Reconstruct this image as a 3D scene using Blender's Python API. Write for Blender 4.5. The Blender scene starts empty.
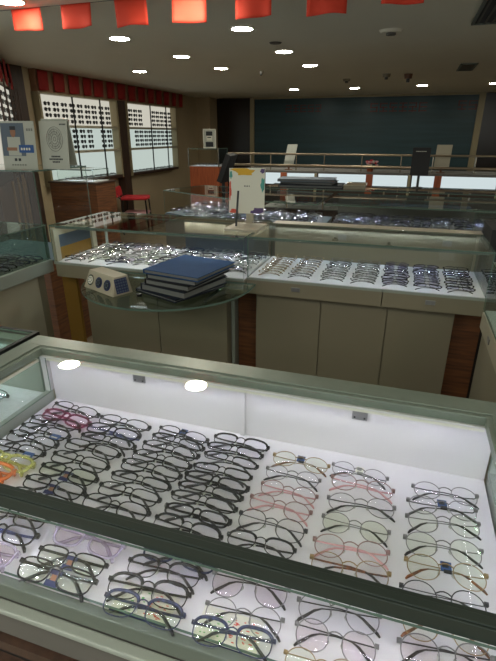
import bpy, math, random
from math import sin, cos, pi, radians
from mathutils import Vector, Matrix
random.seed(7)
S = bpy.context.scene
COL = S.collection

# ------------------------------------------------------------------ camera
F_PX, CX, CY = 470., 248., 330.5
PITCH, YAW, H = radians(22.6), radians(18.0), 1.47
FLOOR, CEIL = -.13, 2.28
cam_d = bpy.data.cameras.new('camera'); cam = bpy.data.objects.new('camera', cam_d); COL.objects.link(cam)
cam.location = (0, 0, H); cam.rotation_euler = (pi/2-PITCH, 0, YAW)
cam_d.sensor_fit = 'VERTICAL'; cam_d.sensor_height = 24.; cam_d.lens = 24.*F_PX/661.
cam_d.clip_start = .02; cam_d.clip_end = 100
S.camera = cam
S.view_settings.view_transform = 'Standard'; S.view_settings.look = 'None'
S.view_settings.exposure = 0.12; S.view_settings.gamma = 1.0; S.view_settings.use_curve_mapping = False
try:
    S.cycles.transparent_max_bounces = 40; S.cycles.max_bounces = 7
    S.cycles.caustics_reflective = False; S.cycles.caustics_refractive = False
    S.cycles.sample_clamp_indirect = 0.0; S.cycles.use_adaptive_sampling = False
except Exception: pass

# --------------------------------------------------------------- materials
def lin(c):
    return tuple(((x/255.)/12.92 if x/255. <= .04045 else ((x/255.+.055)/1.055)**2.4) for x in c)
M = {}
def mat(name, rgb, rough=.5, metal=0., noise=0., nscale=20., spec=.5, stretch=None, rgb2=None):
    m = bpy.data.materials.new(name); m.use_nodes = True
    nt = m.node_tree; b = nt.nodes['Principled BSDF']
    c = lin(rgb)
    b.inputs['Roughness'].default_value = rough; b.inputs['Metallic'].default_value = metal
    b.inputs['Specular IOR Level'].default_value = spec
    b.inputs['Base Color'].default_value = (*c, 1)
    if noise > 0 or rgb2:
        tc = nt.nodes.new('ShaderNodeTexCoord'); mp = nt.nodes.new('ShaderNodeMapping')
        n = nt.nodes.new('ShaderNodeTexNoise'); n.inputs['Scale'].default_value = nscale; n.inputs['Detail'].default_value = 4
        if stretch: mp.inputs['Scale'].default_value = stretch
        r = nt.nodes.new('ShaderNodeValToRGB')
        c2 = lin(rgb2) if rgb2 else tuple(x*(1-noise) for x in c)
        r.color_ramp.elements[0].position = .3; r.color_ramp.elements[1].position = .7
        r.color_ramp.elements[0].color = (*c2, 1); r.color_ramp.elements[1].color = (*c, 1)
        nt.links.new(tc.outputs['Object'], mp.inputs[0]); nt.links.new(mp.outputs[0], n.inputs['Vector'])
        nt.links.new(n.outputs[0], r.inputs[0]); nt.links.new(r.outputs[0], b.inputs['Base Color'])
    M[name] = m; return m
def emit(name, rgb, strength):
    m = bpy.data.materials.new(name); m.use_nodes = True; nt = m.node_tree; nt.nodes.clear()
    e = nt.nodes.new('ShaderNodeEmission'); e.inputs[0].default_value = (*lin(rgb), 1); e.inputs[1].default_value = strength
    o = nt.nodes.new('ShaderNodeOutputMaterial'); nt.links.new(e.outputs[0], o.inputs[0]); M[name] = m; return m
def glass(name, tint, refl=(1, 1, 1), ior=1.45, body=None, bodyfac=0., rough=0.0, gain=1.0):
    """thin clear sheet: what is behind shows through, fresnel reflection on the outer faces"""
    m = bpy.data.materials.new(name); m.use_nodes = True; nt = m.node_tree; nt.nodes.clear()
    N = nt.nodes.new; L = nt.links.new
    tr = N('ShaderNodeBsdfTransparent'); tr.inputs[0].default_value = (*tint, 1)
    gl = N('ShaderNodeBsdfGlossy'); gl.inputs[0].default_value = (*refl, 1); gl.inputs['Roughness'].default_value = rough
    fr = N('ShaderNodeFresnel'); fr.inputs[0].default_value = ior
    geo = N('ShaderNodeNewGeometry'); inv = N('ShaderNodeMath'); inv.operation = 'SUBTRACT'; inv.inputs[0].default_value = 1
    mul = N('ShaderNodeMath'); mul.operation = 'MULTIPLY'; mul.use_clamp = True
    g2 = N('ShaderNodeMath'); g2.operation = 'MULTIPLY'; g2.inputs[1].default_value = gain
    L(geo.outputs['Backfacing'], inv.inputs[1]); L(inv.outputs[0], mul.inputs[0]); L(fr.outputs[0], g2.inputs[0]); L(g2.outputs[0], mul.inputs[1])
    base = tr.outputs[0]
    if body:
        df = N('ShaderNodeBsdfPrincipled'); df.inputs['Base Color'].default_value = (*lin(body), 1); df.inputs['Roughness'].default_value = .2
        mb = N('ShaderNodeMixShader'); mb.inputs[0].default_value = bodyfac; L(tr.outputs[0], mb.inputs[1]); L(df.outputs[0], mb.inputs[2]); base = mb.outputs[0]
    mx = N('ShaderNodeMixShader'); L(mul.outputs[0], mx.inputs[0]); L(base, mx.inputs[1]); L(gl.outputs[0], mx.inputs[2])
    o = N('ShaderNodeOutputMaterial'); L(mx.outputs[0], o.inputs[0]); M[name] = m; return m

glass('case_glass', (.97, .985, .97)); glass('top_glass', (.96, .98, .965))
glass('tinted_glass', (.80, .88, .84))
mat('glass_edge', (88, 108, 98), .25)
mat('rim_metal', (118, 128, 118), .32, .25, .12, 30)
mat('rim_dark', (42, 50, 46), .35, .2)
mat('white_panel', (205, 202, 205), .5, 0, .05, 4)
mat('white_tray', (214, 211, 216), .55, 0, .04, 12)
mat('pale_edge', (144, 150, 142), .4)
mat('rail_green', (94, 103, 95), .4)
mat('cream', (132, 124, 105), .45, 0, .06, 3)
mat('cream_light', (166, 158, 138), .4, 0, .05, 3)
mat('grey_panel', (92, 89, 84), .6, 0, .08, 5)
mat('brown_wood', (118, 74, 42), .5, 0, 0, 6, stretch=(1, 1, 12), rgb2=(76, 46, 30))
mat('dark_wood', (70, 48, 36), .5, 0, 0, 6, stretch=(9, 9, 1), rgb2=(48, 32, 24))
mat('orange_wood', (160, 82, 44), .5, 0, 0, 6, stretch=(9, 9, 1), rgb2=(134, 64, 34))
mat('ceiling_paint', (226, 222, 206), .9, 0, .03, 2)
mat('wall_beige', (172, 154, 124), .8, 0, .07, 3)
mat('wall_brown', (130, 106, 80), .7, 0, .1, 4)
mat('lock_metal', (150, 150, 152), .35, .7, .1, 60)
mat('black', (18, 18, 20), .35); mat('matte_black', (14, 15, 18), .7)
mat('chrome', (190, 186, 176), .2, .9)
mat('rail_metal', (150, 134, 112), .3, .8)
mat('red_cloth', (214, 62, 38), .8, 0, .08, 8)
mat('red_cloth_dark', (150, 28, 24), .8)
mat('pale_cloth', (150, 110, 84), .85)
mat('fabric_red', (190, 36, 44), .7)
mat('paper', (214, 212, 198), .6); mat('paper_grey', (176, 178, 168), .6)
mat('ink', (40, 44, 50), .7); mat('grey_ink', (120, 122, 116), .7); mat('blue_ink', (30, 78, 140), .6); mat('navy', (30, 38, 84), .5)
mat('skin_print', (150, 108, 84), .7)
mat('folder_blue', (34, 70, 116), .7, 0, .1, 30, spec=.15); mat('folder_dark', (30, 36, 48), .6, spec=.2); mat('folder_pages', (112, 114, 112), .7, 0, .25, 60, stretch=(1, 1, 20))
mat('yellow', (206, 160, 30), .6); mat('dull_yellow', (138, 104, 36), .7)
mat('teal_window', (48, 66, 70), .3, 0, 0, 2, spec=.2, rgb2=(54, 76, 82), stretch=(.4, 1, 6))
mat('dark_brown_window', (34, 26, 22), .25)
mat('beige_trim', (150, 138, 108), .5)
mat('floor_tile', (128, 116, 98), .25, 0, .15, 6)
mat('green_print', (90, 170, 90), .6); mat('red_print', (210, 80, 70), .6); mat('paint_teal', (70, 150, 140), .6); mat('paint_red', (200, 80, 60), .6); mat('paint_purple', (84, 64, 110), .6)
mat('dark_slot', (26, 30, 38), .6); mat('slate', (78, 92, 108), .5); mat('slate_dark', (58, 64, 72), .5)
emit('led', (226, 225, 255), 135.); emit('led_back', (228, 226, 255), 90.); emit('led_mid', (215, 236, 250), 160.)
emit('downlight', (252, 248, 230), 100.); emit('added_fill_glow', (246, 250, 240), 9.)
emit('lightbox', (218, 232, 224), .66); emit('lightbox_warm', (232, 228, 212), .66)
emit('counter_box', (222, 236, 238), .78)
# spectacles
mat('acetate_black', (16, 17, 20), .22); mat('acetate_navy', (26, 34, 66), .25); mat('acetate_grey', (52, 56, 66), .3)
mat('metal_silver', (120, 118, 120), .3, .5); mat('metal_gold', (150, 126, 90), .3, .6); mat('metal_dark', (44, 44, 48), .35, .3)
mat('metal_pink', (140, 108, 106), .35, .3); mat('pink_soft', (208, 156, 160), .4); mat('tortoise', (150, 88, 44), .3, 0, 0, 140, rgb2=(34, 22, 18))
mat('bluewhite', (52, 60, 98), .3, 0, 0, 190, rgb2=(16, 18, 34)); mat('tip_black', (20, 20, 24), .35)
glass('clear_plastic', (.80, .76, .84), body=(206, 196, 214), bodyfac=.35); glass('clear_red', (.85, .45, .6), body=(150, 64, 100), bodyfac=.28)
glass('clear_yellow', (.92, .92, .62), body=(214, 214, 140), bodyfac=.35); glass('clear_orange', (.95, .6, .35), body=(240, 150, 96), bodyfac=.45)
glass('clear_blue', (.5, .55, .8), body=(60, 72, 130), bodyfac=.35)
glass('lens', (.985, .98, .99), (.9, .88, 1.0), 1.55, gain=1.3)
glass('lens_green', (.95, .97, .89), (.8, 1.0, .85), 1.5, gain=1.2)
mat('sun_lens', (26, 26, 30), .3)
glass('lens_pink', (.96, .91, .93), (1.0, .8, .95), 1.5, gain=1.2)
glass('lens_smoke', (.94, .93, .955), (.85, .85, 1.0), 1.5, gain=1.2)
glass('lens_violet', (.84, .82, .95), (.65, .6, 1.0), 1.5, gain=3.2)

# ------------------------------------------------------------ mesh builder
class MB:
    def __init__(s): s.v = []; s.f = []; s.m = []; s.mats = []
    def mi(s, name):
        if name not in s.mats: s.mats.append(name)
        return s.mats.index(name)
    def box(s, x0, x1, y0, y1, z0, z1, m, T=None, edge=None):
        b = len(s.v)
        P = [Vector((x, y, z)) for z in (z0, z1) for y in (y0, y1) for x in (x0, x1)]
        if T: P = [T @ p for p in P]
        s.v += P
        Q = [(0, 2, 3, 1), (4, 5, 7, 6), (0, 1, 5, 4), (2, 6, 7, 3), (0, 4, 6, 2), (1, 3, 7, 5)]
        dims = (abs(x1-x0), abs(y1-y0), abs(z1-z0)); thin = dims.index(min(dims)); axis = [2, 2, 1, 1, 0, 0]
        for i, q in enumerate(Q):
            s.f.append([b+k for k in q]); s.m.append(s.mi(m if (edge is None or axis[i] == thin) else edge))
        return s
    def poly(s, pts, z0, z1, m, edge=None, T=None):
        n = len(pts); b = len(s.v)
        P = [Vector((x, y, z0)) for x, y in pts]+[Vector((x, y, z1)) for x, y in pts]
        if T: P = [T @ p for p in P]
        s.v += P
        s.f.append([b+i for i in reversed(range(n))]); s.f.append([b+n+i for i in range(n)]); s.m += [s.mi(m)]*2
        for i in range(n):
            j = (i+1) % n; s.f.append([b+i, b+j, b+n+j, b+n+i]); s.m.append(s.mi(edge or m))
        return s
    def tube(s, pts, r, m, n=6, closed=False, flat=1.0, up=Vector((0, 0, 1))):
        pts = [Vector(p) for p in pts]; k = len(pts); b = len(s.v)
        rr = r if isinstance(r, (list, tuple)) else [r]*k
        for i in range(k):
            if closed: t = pts[(i+1) % k]-pts[i-1]
            else: t = pts[min(i+1, k-1)]-pts[max(i-1, 0)]
            t = t.normalized(); a = t.cross(up)
            if a.length < 1e-4: a = t.cross(Vector((1, 0, 0)))
            a.normalize(); c = a.cross(t).normalized()
            for j in range(n):
                w = 2*pi*j/n
                s.v.append(pts[i]+a*(cos(w)*rr[i])+c*(sin(w)*rr[i]*flat))
        mi = s.mi(m)
        for i in range(k if closed else k-1):
            i2 = (i+1) % k
            for j in range(n):
                j2 = (j+1) % n
                s.f.append([b+i*n+j, b+i*n+j2, b+i2*n+j2, b+i2*n+j]); s.m.append(mi)
        if not closed:
            s.f.append([b+j for j in range(n)][::-1]); s.f.append([b+(k-1)*n+j for j in range(n)]); s.m += [mi, mi]
        return s
    def cyl(s, c, r, z0, z1, m, n=24, r2=None):
        b = len(s.v); r2 = r if r2 is None else r2
        for z, q in ((z0, r), (z1, r2)):
            for j in range(n): s.v.append(Vector((c[0]+q*cos(2*pi*j/n), c[1]+q*sin(2*pi*j/n), z)))
        mi = s.mi(m)
        for j in range(n):
            j2 = (j+1) % n; s.f.append([b+j, b+j2, b+n+j2, b+n+j]); s.m.append(mi)
        s.f.append([b+j for j in reversed(range(n))]); s.f.append([b+n+j for j in range(n)]); s.m += [mi, mi]
        return s
    def mesh(s, name, smooth=False):
        me = bpy.data.meshes.new(name); me.from_pydata([tuple(v) for v in s.v], [], s.f)
        for n in s.mats: me.materials.append(M[n])
        me.polygons.foreach_set('material_index', s.m)
        if smooth: me.polygons.foreach_set('use_smooth', [True]*len(me.polygons))
        me.update(); return me
    def build(s, name, parent=None, smooth=False, bevel=0, label=None):
        o = bpy.data.objects.new(name, s.mesh(name, smooth)); COL.objects.link(o)
        if parent: o.parent = parent
        if bevel:
            md = o.modifiers.new('bevel', 'BEVEL'); md.width = bevel; md.segments = 2; md.limit_method = 'ANGLE'
        if label: o['label'] = label
        return o
def tag(o, label, cat, group=None, kind=None):
    if label: o['label'] = label
    if cat: o['category'] = cat
    if group: o['group'] = group
    if kind: o['kind'] = kind
    return o
def struct(o): o['kind'] = 'structure'; return o
def empty(name, label, cat, loc=(0, 0, 0), rz=0., group=None):
    o = bpy.data.objects.new(name, None); COL.objects.link(o); o.location = loc; o.rotation_euler = (0, 0, rz)
    return tag(o, label, cat, group)
def B(name, parent, boxes, bevel=0, label=None, loc=None):
    """boxes in world space; turned to the parent's space"""
    mb = MB()
    for bx in boxes:
        mb.box(*bx[:7], **(bx[7] if len(bx) > 7 else {}))
    if parent:
        for v in mb.v: v -= parent.location
    return mb.build(name, parent, bevel=bevel, label=label)
def rebase(mb, parent):
    for v in mb.v: v -= parent.location
    return mb
def copy_tree(o, parent=None):
    c = o.copy(); COL.objects.link(c); c.parent = parent
    for ch in list(o.children): copy_tree(ch, c)
    return c

# ------------------------------------------------------------ room shell
XW, BW, XR = -4.95, 11.8, 4.4
struct(B('floor', None, [(-5.6, XR, -2.5, BW, FLOOR-.1, FLOOR, 'floor_tile')]))
struct(B('ceiling', None, [(-5.6, XR, -2.5, BW, CEIL, CEIL+.1, 'ceiling_paint')]))
struct(B('wall_left', None, [(XW-.12, XW, 5.4, BW, FLOOR, CEIL, 'wall_beige')]))
struct(B('wall_right', None, [(XR, XR+.1, -2.5, BW, FLOOR, CEIL, 'wall_beige')]))
struct(B('wall_back', None, [(-5.6, XR+.1, BW, BW+.12, FLOOR, CEIL, 'wall_brown')]))
struct(B('wall_back_return', None, [(XW, -4.62, 11.3, BW, FLOOR, CEIL, 'wall_beige')]))
# angled wall at the left, with lit display behind glass
A0, A1 = Vector((-4.93, 5.36, 0)), Vector((-3.60, 3.55, 0))
ang = math.atan2(A1.y-A0.y, A1.x-A0.x); TL = Matrix.Translation(A0) @ Matrix.Rotation(ang, 4, 'Z'); AL = (A1-A0).length
mb = MB(); mb.box(0, AL, -.12, 0, FLOOR, CEIL, 'dark_wood', T=TL)
struct(mb.build('wall_angled'))
# dark shopfront glazing along the back
w1 = B('window_1', None, [(-3.68, 1.22, BW-.03, BW-.005, .05, 2.27, 'teal_window')]); struct(w1)
B('window_frame', w1, [(-3.76, -3.66, BW-.08, BW, FLOOR, 2.27, 'beige_trim'), (1.20, 1.32, BW-.1, BW, FLOOR, 2.27, 'beige_trim'), (-3.7, 1.3, BW-.06, BW, 2.24, 2.28, 'beige_trim')])
w2 = struct(B('window_2', None, [(1.32, 4.3, BW-.03, BW-.005, .05, 2.27, 'dark_brown_window')]))
struct(B('window_3', None, [(-4.62, -3.76, BW-.03, BW-.005, .05, 2.27, 'dark_brown_window')]))
B('window_frame', w2, [(2.9, 2.98, BW-.08, BW, FLOOR, 2.27, 'beige_trim')])
# horizontal blind slats seen dimly behind the pane
# dim red characters on the glass
def glyphs(mb, x, z, n, h, y, m, seed=1):
    r = random.Random(seed); w = h*.82
    for i in range(n):
        X = x+i*h*1.02
        for k in range(3): mb.box(X, X+w, y-.004, y, z+h*(.05+.38*k), z+h*(.05+.38*k)+h*.12, m)
        for k in range(2):
            q = r.choice((0, .4, .8)); mb.box(X+w*q, X+w*q+w*.17, y-.004, y, z+(0 if k else h*.4), z+h*(.6 if k else .95), m)
mat('dim_red', (78, 30, 30), .5)
for x, z, n, h, sd, lb in ((-.98, 1.93, 6, .20, 1, 'dim red blurred characters in the middle of the dark back window'), (.82, 1.95, 2, .20, 4, 'dim red blurred characters beside the brown pane of the back window'), (-2.9, 1.95, 5, .17, 6, 'dim red blurred characters near the pale window post')):
    mb = MB(); glyphs(mb, x, z, n, h, BW-.0305, 'dim_red', sd); tag(mb.build('window_lettering'), lb, 'lettering', 'lettering on the back window')

# column at the corner of the lit wall, and posts between displays
struct(B('pillar_left', None, [(-5.0, -4.86, 5.36, 5.6, FLOOR, CEIL, 'dark_wood'), (-5.0, -4.88, 5.6, 5.72, FLOOR, CEIL, 'wall_beige')]))
# beam over angled wall
mb = MB(); mb.box(0, AL, 0, .07, 2.02, 2.1, 'beige_trim', T=TL); struct(mb.build('trim_1'))
mb = MB(); mb.box(0, AL, 0, .03, FLOOR, 1.0, 'dark_wood', T=TL)
for q in (.1, .35, .8, 1.3): mb.box(q, q+.05, .03, .05, FLOOR, 1.0, 'wall_brown', T=TL)
struct(mb.build('trim_2'))

# ---------------------------------------------------------- ceiling things
LIGHTS = [(-2.61, 3.0), (-2.63, 4.34), (-3.68, 6.51), (-2.56, 5.48), (-2.5, 6.56), (-1.44, 4.28), (-1.39, 5.5), (-1.34, 6.64), (-2.28, 9.86), (-1.14, 9.95), (.04, 9.79), (1.21, 9.80), (-1.41, 3.0)]
WHERE = ['half behind the large flag farthest from the vent', 'just below the gap between second and third large flags', 'beside the row of small wall flags', 'third out in the row parallel to the wall flags', 'fourth out in the row parallel to the wall flags',
         'largest whole one, below the middle large flags', 'second out in the middle row', 'third out in the middle row', 'over the back counter beside the pale window post', 'over the back window, beside the domed cameras', 'over the back window, past the domed cameras', 'over the back window by the brown pane', 'overhead, mirrored in the near case top']
proto = None
for (x, y), w in zip(LIGHTS, WHERE):
    if proto is None:
        proto = empty('ceiling_light', '', 'ceiling light', (0, 0, CEIL))
        mb = MB(); mb.cyl((0, 0), .097, -.008, 0, 'ceiling_paint', 32, .1); mb.build('trim_ring', proto)
        mb = MB(); mb.cyl((0, 0), .086, -.0086, -.0082, 'downlight', 32); mb.build('lamp_lens', proto)
        o = proto
    else: o = copy_tree(proto)
    o.location = (x, y, CEIL-.0005); tag(o, 'round recessed downlight '+w, 'ceiling light', 'downlights in the ceiling')
for (x, y) in ((1.6, 3.13), (1.9, 4.3), (2.6, 5.5), (1.6, 1.9), (2.8, 1.9), (-2.7, -.3), (-1.4, -.3), (-.1, -.3), (1.2, -.3), (-4.3, .8)):  # extra downlights added out of view to brighten the shop
    o = copy_tree(proto); o.location = (x, y, CEIL-.0005)
    tag(o, 'round downlight added to brighten the shop, unseen behind or beside the viewer', 'ceiling light', 'downlights added out of view')
for i, (x, y) in enumerate(((-2.8, -1.0), (-.6, -1.0), (1.6, -1.0), (-2.8, -2.1), (-.6, -2.1), (1.6, -2.1))):  # unseen panel lights, added to raise the room's brightness
    t = empty('added_fill_panel', 'rectangular panel light added to brighten the shop, unseen behind the viewer', 'ceiling light', (x, y, CEIL), group='panel lights added behind the viewer')
    B('frame', t, [(x-.62, x+.62, y-.17, y+.17, CEIL-.010, CEIL-.0005, 'paper')]); B('diffuser', t, [(x-.6, x+.6, y-.15, y+.15, CEIL-.013, CEIL-.0105, 'added_fill_glow')])
# vents
def vent(x, y, w, d, n, label, dark='dark_slot'):
    t = empty('ceiling_vent', label, 'vent', (x, y, CEIL))
    B('frame', t, [(x-w/2, x+w/2, y-d/2, y+d/2, CEIL-.004, CEIL-.0005, dark), (x-w/2, x+w/2, y-d/2, y-d/2+.02, CEIL-.014, CEIL-.004, 'rail_green'), (x-w/2, x+w/2, y+d/2-.02, y+d/2, CEIL-.014, CEIL-.004, 'rail_green'),
        (x-w/2, x-w/2+.02, y-d/2, y+d/2, CEIL-.014, CEIL-.004, 'rail_green'), (x+w/2-.02, x+w/2, y-d/2, y+d/2, CEIL-.014, CEIL-.004, 'rail_green')])
    for i in range(n):
        q = x-w/2+.02+(w-.04)*(i+.5)/n
        B('slat', t, [(q-.009, q+.004, y-d/2+.02, y+d/2-.02, CEIL-.013, CEIL-.005, 'grey_panel')])
vent(.56, 4.2, .46, .96, 8, 'long slatted air vent in the ceiling beyond the large red flags')
vent(.55, 7.42, .2, .7, 5, 'small grey ceiling grille nearer the back window', 'grey_panel')
def disc(x, y, r, name, label, cat, m='ceiling_paint', drop=.02, core=None, group=None):
    t = empty(name, label, cat, (x, y, CEIL), group=group)
    mb = MB(); mb.cyl((0, 0), r*.85, -drop, -.0005, m, 20, r); mb.build('housing', t)
    if core: mb = MB(); mb.cyl((0, 0), r*.4, -drop*1.8, -drop, core, 12); mb.build('sensor', t)
disc(-.28, 4.75, .10, 'smoke_detector', 'round pale detector on the ceiling beyond the last large red flag', 'smoke detector', core='grey_panel')
disc(-1.1, 8.4, .06, 'ceiling_camera', 'small dark domed camera, first of three on the ceiling', 'camera', 'cream', .03, 'black')
disc(-.47, 7.9, .06, 'ceiling_camera', 'pale dome on the ceiling in the middle of three', 'camera', 'cream', .04, 'grey_panel')
disc(-.17, 8.0, .06, 'ceiling_camera', 'brown domed camera beside the pale dome on the ceiling', 'camera', 'brown_wood', .06, 'black')
disc(-2.1, 7.05, .03, 'sprinkler', 'sprinkler head between the two far downlight rows', 'sprinkler', 'chrome', .03, 'black')
disc(-2.0, 3.45, .02, 'sprinkler', 'tiny black sprinkler head below the third red flag', 'sprinkler', 'black', .03, 'black')
disc(-1.35, 5.0, .06, 'smoke_detector', 'flat grey ceiling disc between the middle downlights', 'smoke detector', 'grey_panel', .01)
# big red flags across the ceiling
ORDN = ['first', 'second', 'third', 'fourth', 'fifth', 'sixth', 'seventh', 'eighth', 'ninth', 'tenth', 'eleventh', 'twelfth', 'thirteenth', 'fourteenth']
def flag(name, label, P, Q, z0, z1, group, m='red_cloth'):
    P = Vector(P); Q = Vector(Q); d = (Q-P); n = Vector((-d.y, d.x)).normalized()
    v = []; nx, nz = 10, 8
    for k in range(nz+1):
        for i in range(nx+1):
            u = i/nx; w = k/nz
            off = n*(.012*sin(u*7+P.x*9)*w)
            v.append((P.x+d.x*u+off.x, P.y+d.y*u+off.y, z1+(z0-z1)*w-.006*sin(u*pi+P.x*5)*w))
    f = []
    for k in range(nz):
        for i in range(nx):
            a = k*(nx+1)+i; f.append((a, a+1, a+nx+2, a+nx+1))
    me = bpy.data.meshes.new(name); me.from_pydata(v, [], f); me.materials.append(M[m])
    me.polygons.foreach_set('use_smooth', [True]*len(f))
    o = bpy.data.objects.new(name, me); COL.objects.link(o)
    md = o.modifiers.new('cloth', 'SOLIDIFY'); md.thickness = .002
    return tag(o, label, 'flag', group)
FX = [(-2.717, -2.478, 2.134), (-2.313, -2.084, 2.128), (-1.908, -1.680, 2.113), (-1.504, -1.276, 2.108), (-1.094, -0.871, 2.113), (-0.664, -0.438, 2.097), (-0.252, -0.031, 2.123)]
OR = [q+' from the long air vent' for q in ('seventh', 'sixth', 'fifth', 'fourth', 'third', 'second', 'first')]
for (a, b, z), w in zip(FX, OR):
    flag('flag', 'large orange red flag hanging from the ceiling, '+w, (a*1.022, 3.19), (b*1.022, 3.19), z+.012, CEIL-.003, 'large red flags across the ceiling')
mb = MB(); mb.tube([(-3.0, 3.19, CEIL-.004), (.5, 3.19, CEIL-.004)], .002, 'grey_panel', 5); tag(mb.build('flag_string'), 'thin string on the ceiling carrying the large red flags', 'string')
LF = [(5.84, 6.04), (6.15, 6.38), (6.48, 6.72), (6.82, 7.02), (7.08, 7.34), (7.44, 7.66), (7.76, 8.0), (8.10, 8.34), (8.43, 8.68), (8.8, 9.02), (9.12, 9.34), (9.44, 9.66), (9.8, 9.98), (10.12, 10.3)]
for i, (a, b) in enumerate(LF):
    flag('flag', 'small dark red flag above the wall displays, %s from the wooden pillar' % ORDN[i], (XW+.12, a), (XW+.12, b), 2.03, 2.265, 'small red flags above the lit wall displays', 'red_cloth_dark')
mb = MB(); mb.box(XW, XW+.09, 5.82, 10.35, 2.01, CEIL, 'pale_cloth'); struct(mb.build('trim_3'))
for i, q in enumerate((.1, .5, .9, 1.3)):
    p = TL @ Vector((q, .085, 0)); p2 = TL @ Vector((q+.2, .085, 0))
    flag('flag', 'dark red flag over the angled wall, %s from the wooden pillar' % ORDN[i], (p.x, p.y), (p2.x, p2.y), 1.99, 2.26, 'red flags over the angled wall', 'red_cloth_dark')

# ------------------------------------------------------------- spectacles
def superell(t, a, b, n, taper, sx):
    c, s_ = cos(t), sin(t)
    x = a*math.copysign(abs(c)**(2./n), c); y = b*math.copysign(abs(s_)**(2./n), s_)
    return x*(1+taper*y/b)+sx*0, y
def spec_parts(cfg, seg=28, low=False):
    """frame lying in its own plane: x across, y up the brow, z out of the lens. returns list of (part name, MB)"""
    a, b, n, tp = cfg['a'], cfg['b'], cfg['n'], cfg.get('taper', .04)
    cx = cfg.get('cx', .0355); r = cfg['r']; fm, tm, lm, xm = cfg['frame'], cfg['temple'], cfg['lens'], cfg['tip']
    tr = cfg.get('tr', r); brow = cfg.get('brow'); rim_m = cfg.get('rim', fm)
    k = 1.1
    def zz(x): return -k*x*x
    out = []; fr = MB()
    for sx in (-1, 1):
        pts = []
        for i in range(seg):
            t = 2*pi*i/seg; x, y = superell(t, a, b, n, tp, sx)
            X = sx*cx+sx*(-x if False else x); pts.append(Vector((X, y+b, zz(X))))
        if sx < 0: pts.reverse()
        fr.tube(pts, r, rim_m, 5 if low else 6, True, cfg.get('flat', 1.0))
        if brow:
            up = [p for p in pts if p.y > b*1.15]; up.sort(key=lambda p: p.x)
            fr.tube([p+Vector((0, .0012, .0005)) for p in up], brow, fm, 6, False, .8)
        ln = MB(); c = len(ln.v); rings = 1 if low else 4
        ln.v.append(Vector((sx*cx, b, zz(sx*cx)+.0027)))
        for q in range(1, rings+1):
            u = q/rings
            for p in pts:
                pp = Vector((sx*cx, b, 0)).lerp(Vector((p.x, p.y, 0)), u); pp.z = zz(pp.x)+.0027*(1-u*u); ln.v.append(pp)
        mi = ln.mi(lm)
        for i in range(seg):
            j = (i+1) % seg; ln.f.append([0, 1+i, 1+j]); ln.m.append(mi)
            for q in range(rings-1):
                A = 1+q*seg; C_ = 1+(q+1)*seg; ln.f.append([A+i, C_+i, C_+j, A+j]); ln.m.append(mi)
        # make sure lens normals look out (+z)
        p0, p1, p2 = ln.v[0], ln.v[1], ln.v[2]
        if (p1-p0).cross(p2-p0).z < 0: ln.f = [f[::-1] for f in ln.f]
        out.append(('lens', ln))
    g = cx-a*.96; yb = b*(1.35 if n < 2.6 else 1.45)
    fr.tube([(-g-.001, yb, zz(g)), (-g*.5, yb+.0035, .0012), (0, yb+.0045, .0018), (g*.5, yb+.0035, .0012), (g+.001, yb, zz(g))], max(r, .0011), fm, 6)
    if cfg.get('double'): fr.tube([(-cx+a*.5, 2*b-.001, zz(cx)), (0, 2*b+.001, .002), (cx-a*.5, 2*b-.001, zz(cx))], .001, fm, 5)
    xo = cx+a*(1+tp*.5); yh = b*1.5
    for sx in (-1, 1):
        fr.box(sx*(xo-.002) if sx > 0 else -xo-.0045, sx*(xo-.002) if sx < 0 else xo+.0045, yh-.0022-r, yh+.0022+r*.6, zz(xo)-.006, zz(xo)+r, fm)
    out.append(('frame', fr))
    if not low:
        pad = MB()
        for sx in (-1, 1):
            pad.tube([(sx*(g+.001), yb-.006, zz(g)-.001), (sx*(g-.0015), yb-.008, -.006), (sx*(g-.002), yb-.010, -.006)], .0005, 'metal_silver' if r < .0015 else fm, 4)
            pad.tube([(sx*(g-.0005), yb-.006, -.006), (sx*(g-.001), yb-.010, -.0068), (sx*(g+.0005), yb-.014, -.006)], [.001, .0022, .001], 'paper_grey', 6, flat=.5)
        out.append(('nose_pad', pad))
    for sx, dz in ((-1, -.013), (1, -.019)):
        tmb = MB(); x0 = sx*(xo+.002); d = -sx; z0 = zz(xo)-.005
        ph = [Vector((x0, yh, z0)), Vector((x0+d*.004, yh+.0003, z0+(dz-z0)*.7)), Vector((x0+d*.03, yh+.001, dz-.001)), Vector((x0+d*.065, yh+.0006, dz)), Vector((x0+d*.088, yh-.002, dz)),
              Vector((x0+d*.099, yh-.007, dz+.0005)), Vector((x0+d*.110, yh-.016, dz+.001)), Vector((x0+d*.120, yh-.024, dz+.002)), Vector((x0+d*.124, yh-.029, dz+.0025))]
        tmb.tube(ph[:5], [tr*.9, tr, tr, tr, tr], tm, 5 if low else 6, False, 1.0)
        tmb.tube(ph[4:], [max(tr, .0012), max(tr*1.15, .0021), max(tr*1.2, .0025), max(tr*1.3, .0026), max(tr, .0017)], xm, 5 if low else 6, False, 1.0)
        out.append(('temple', tmb))
    return out
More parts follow.
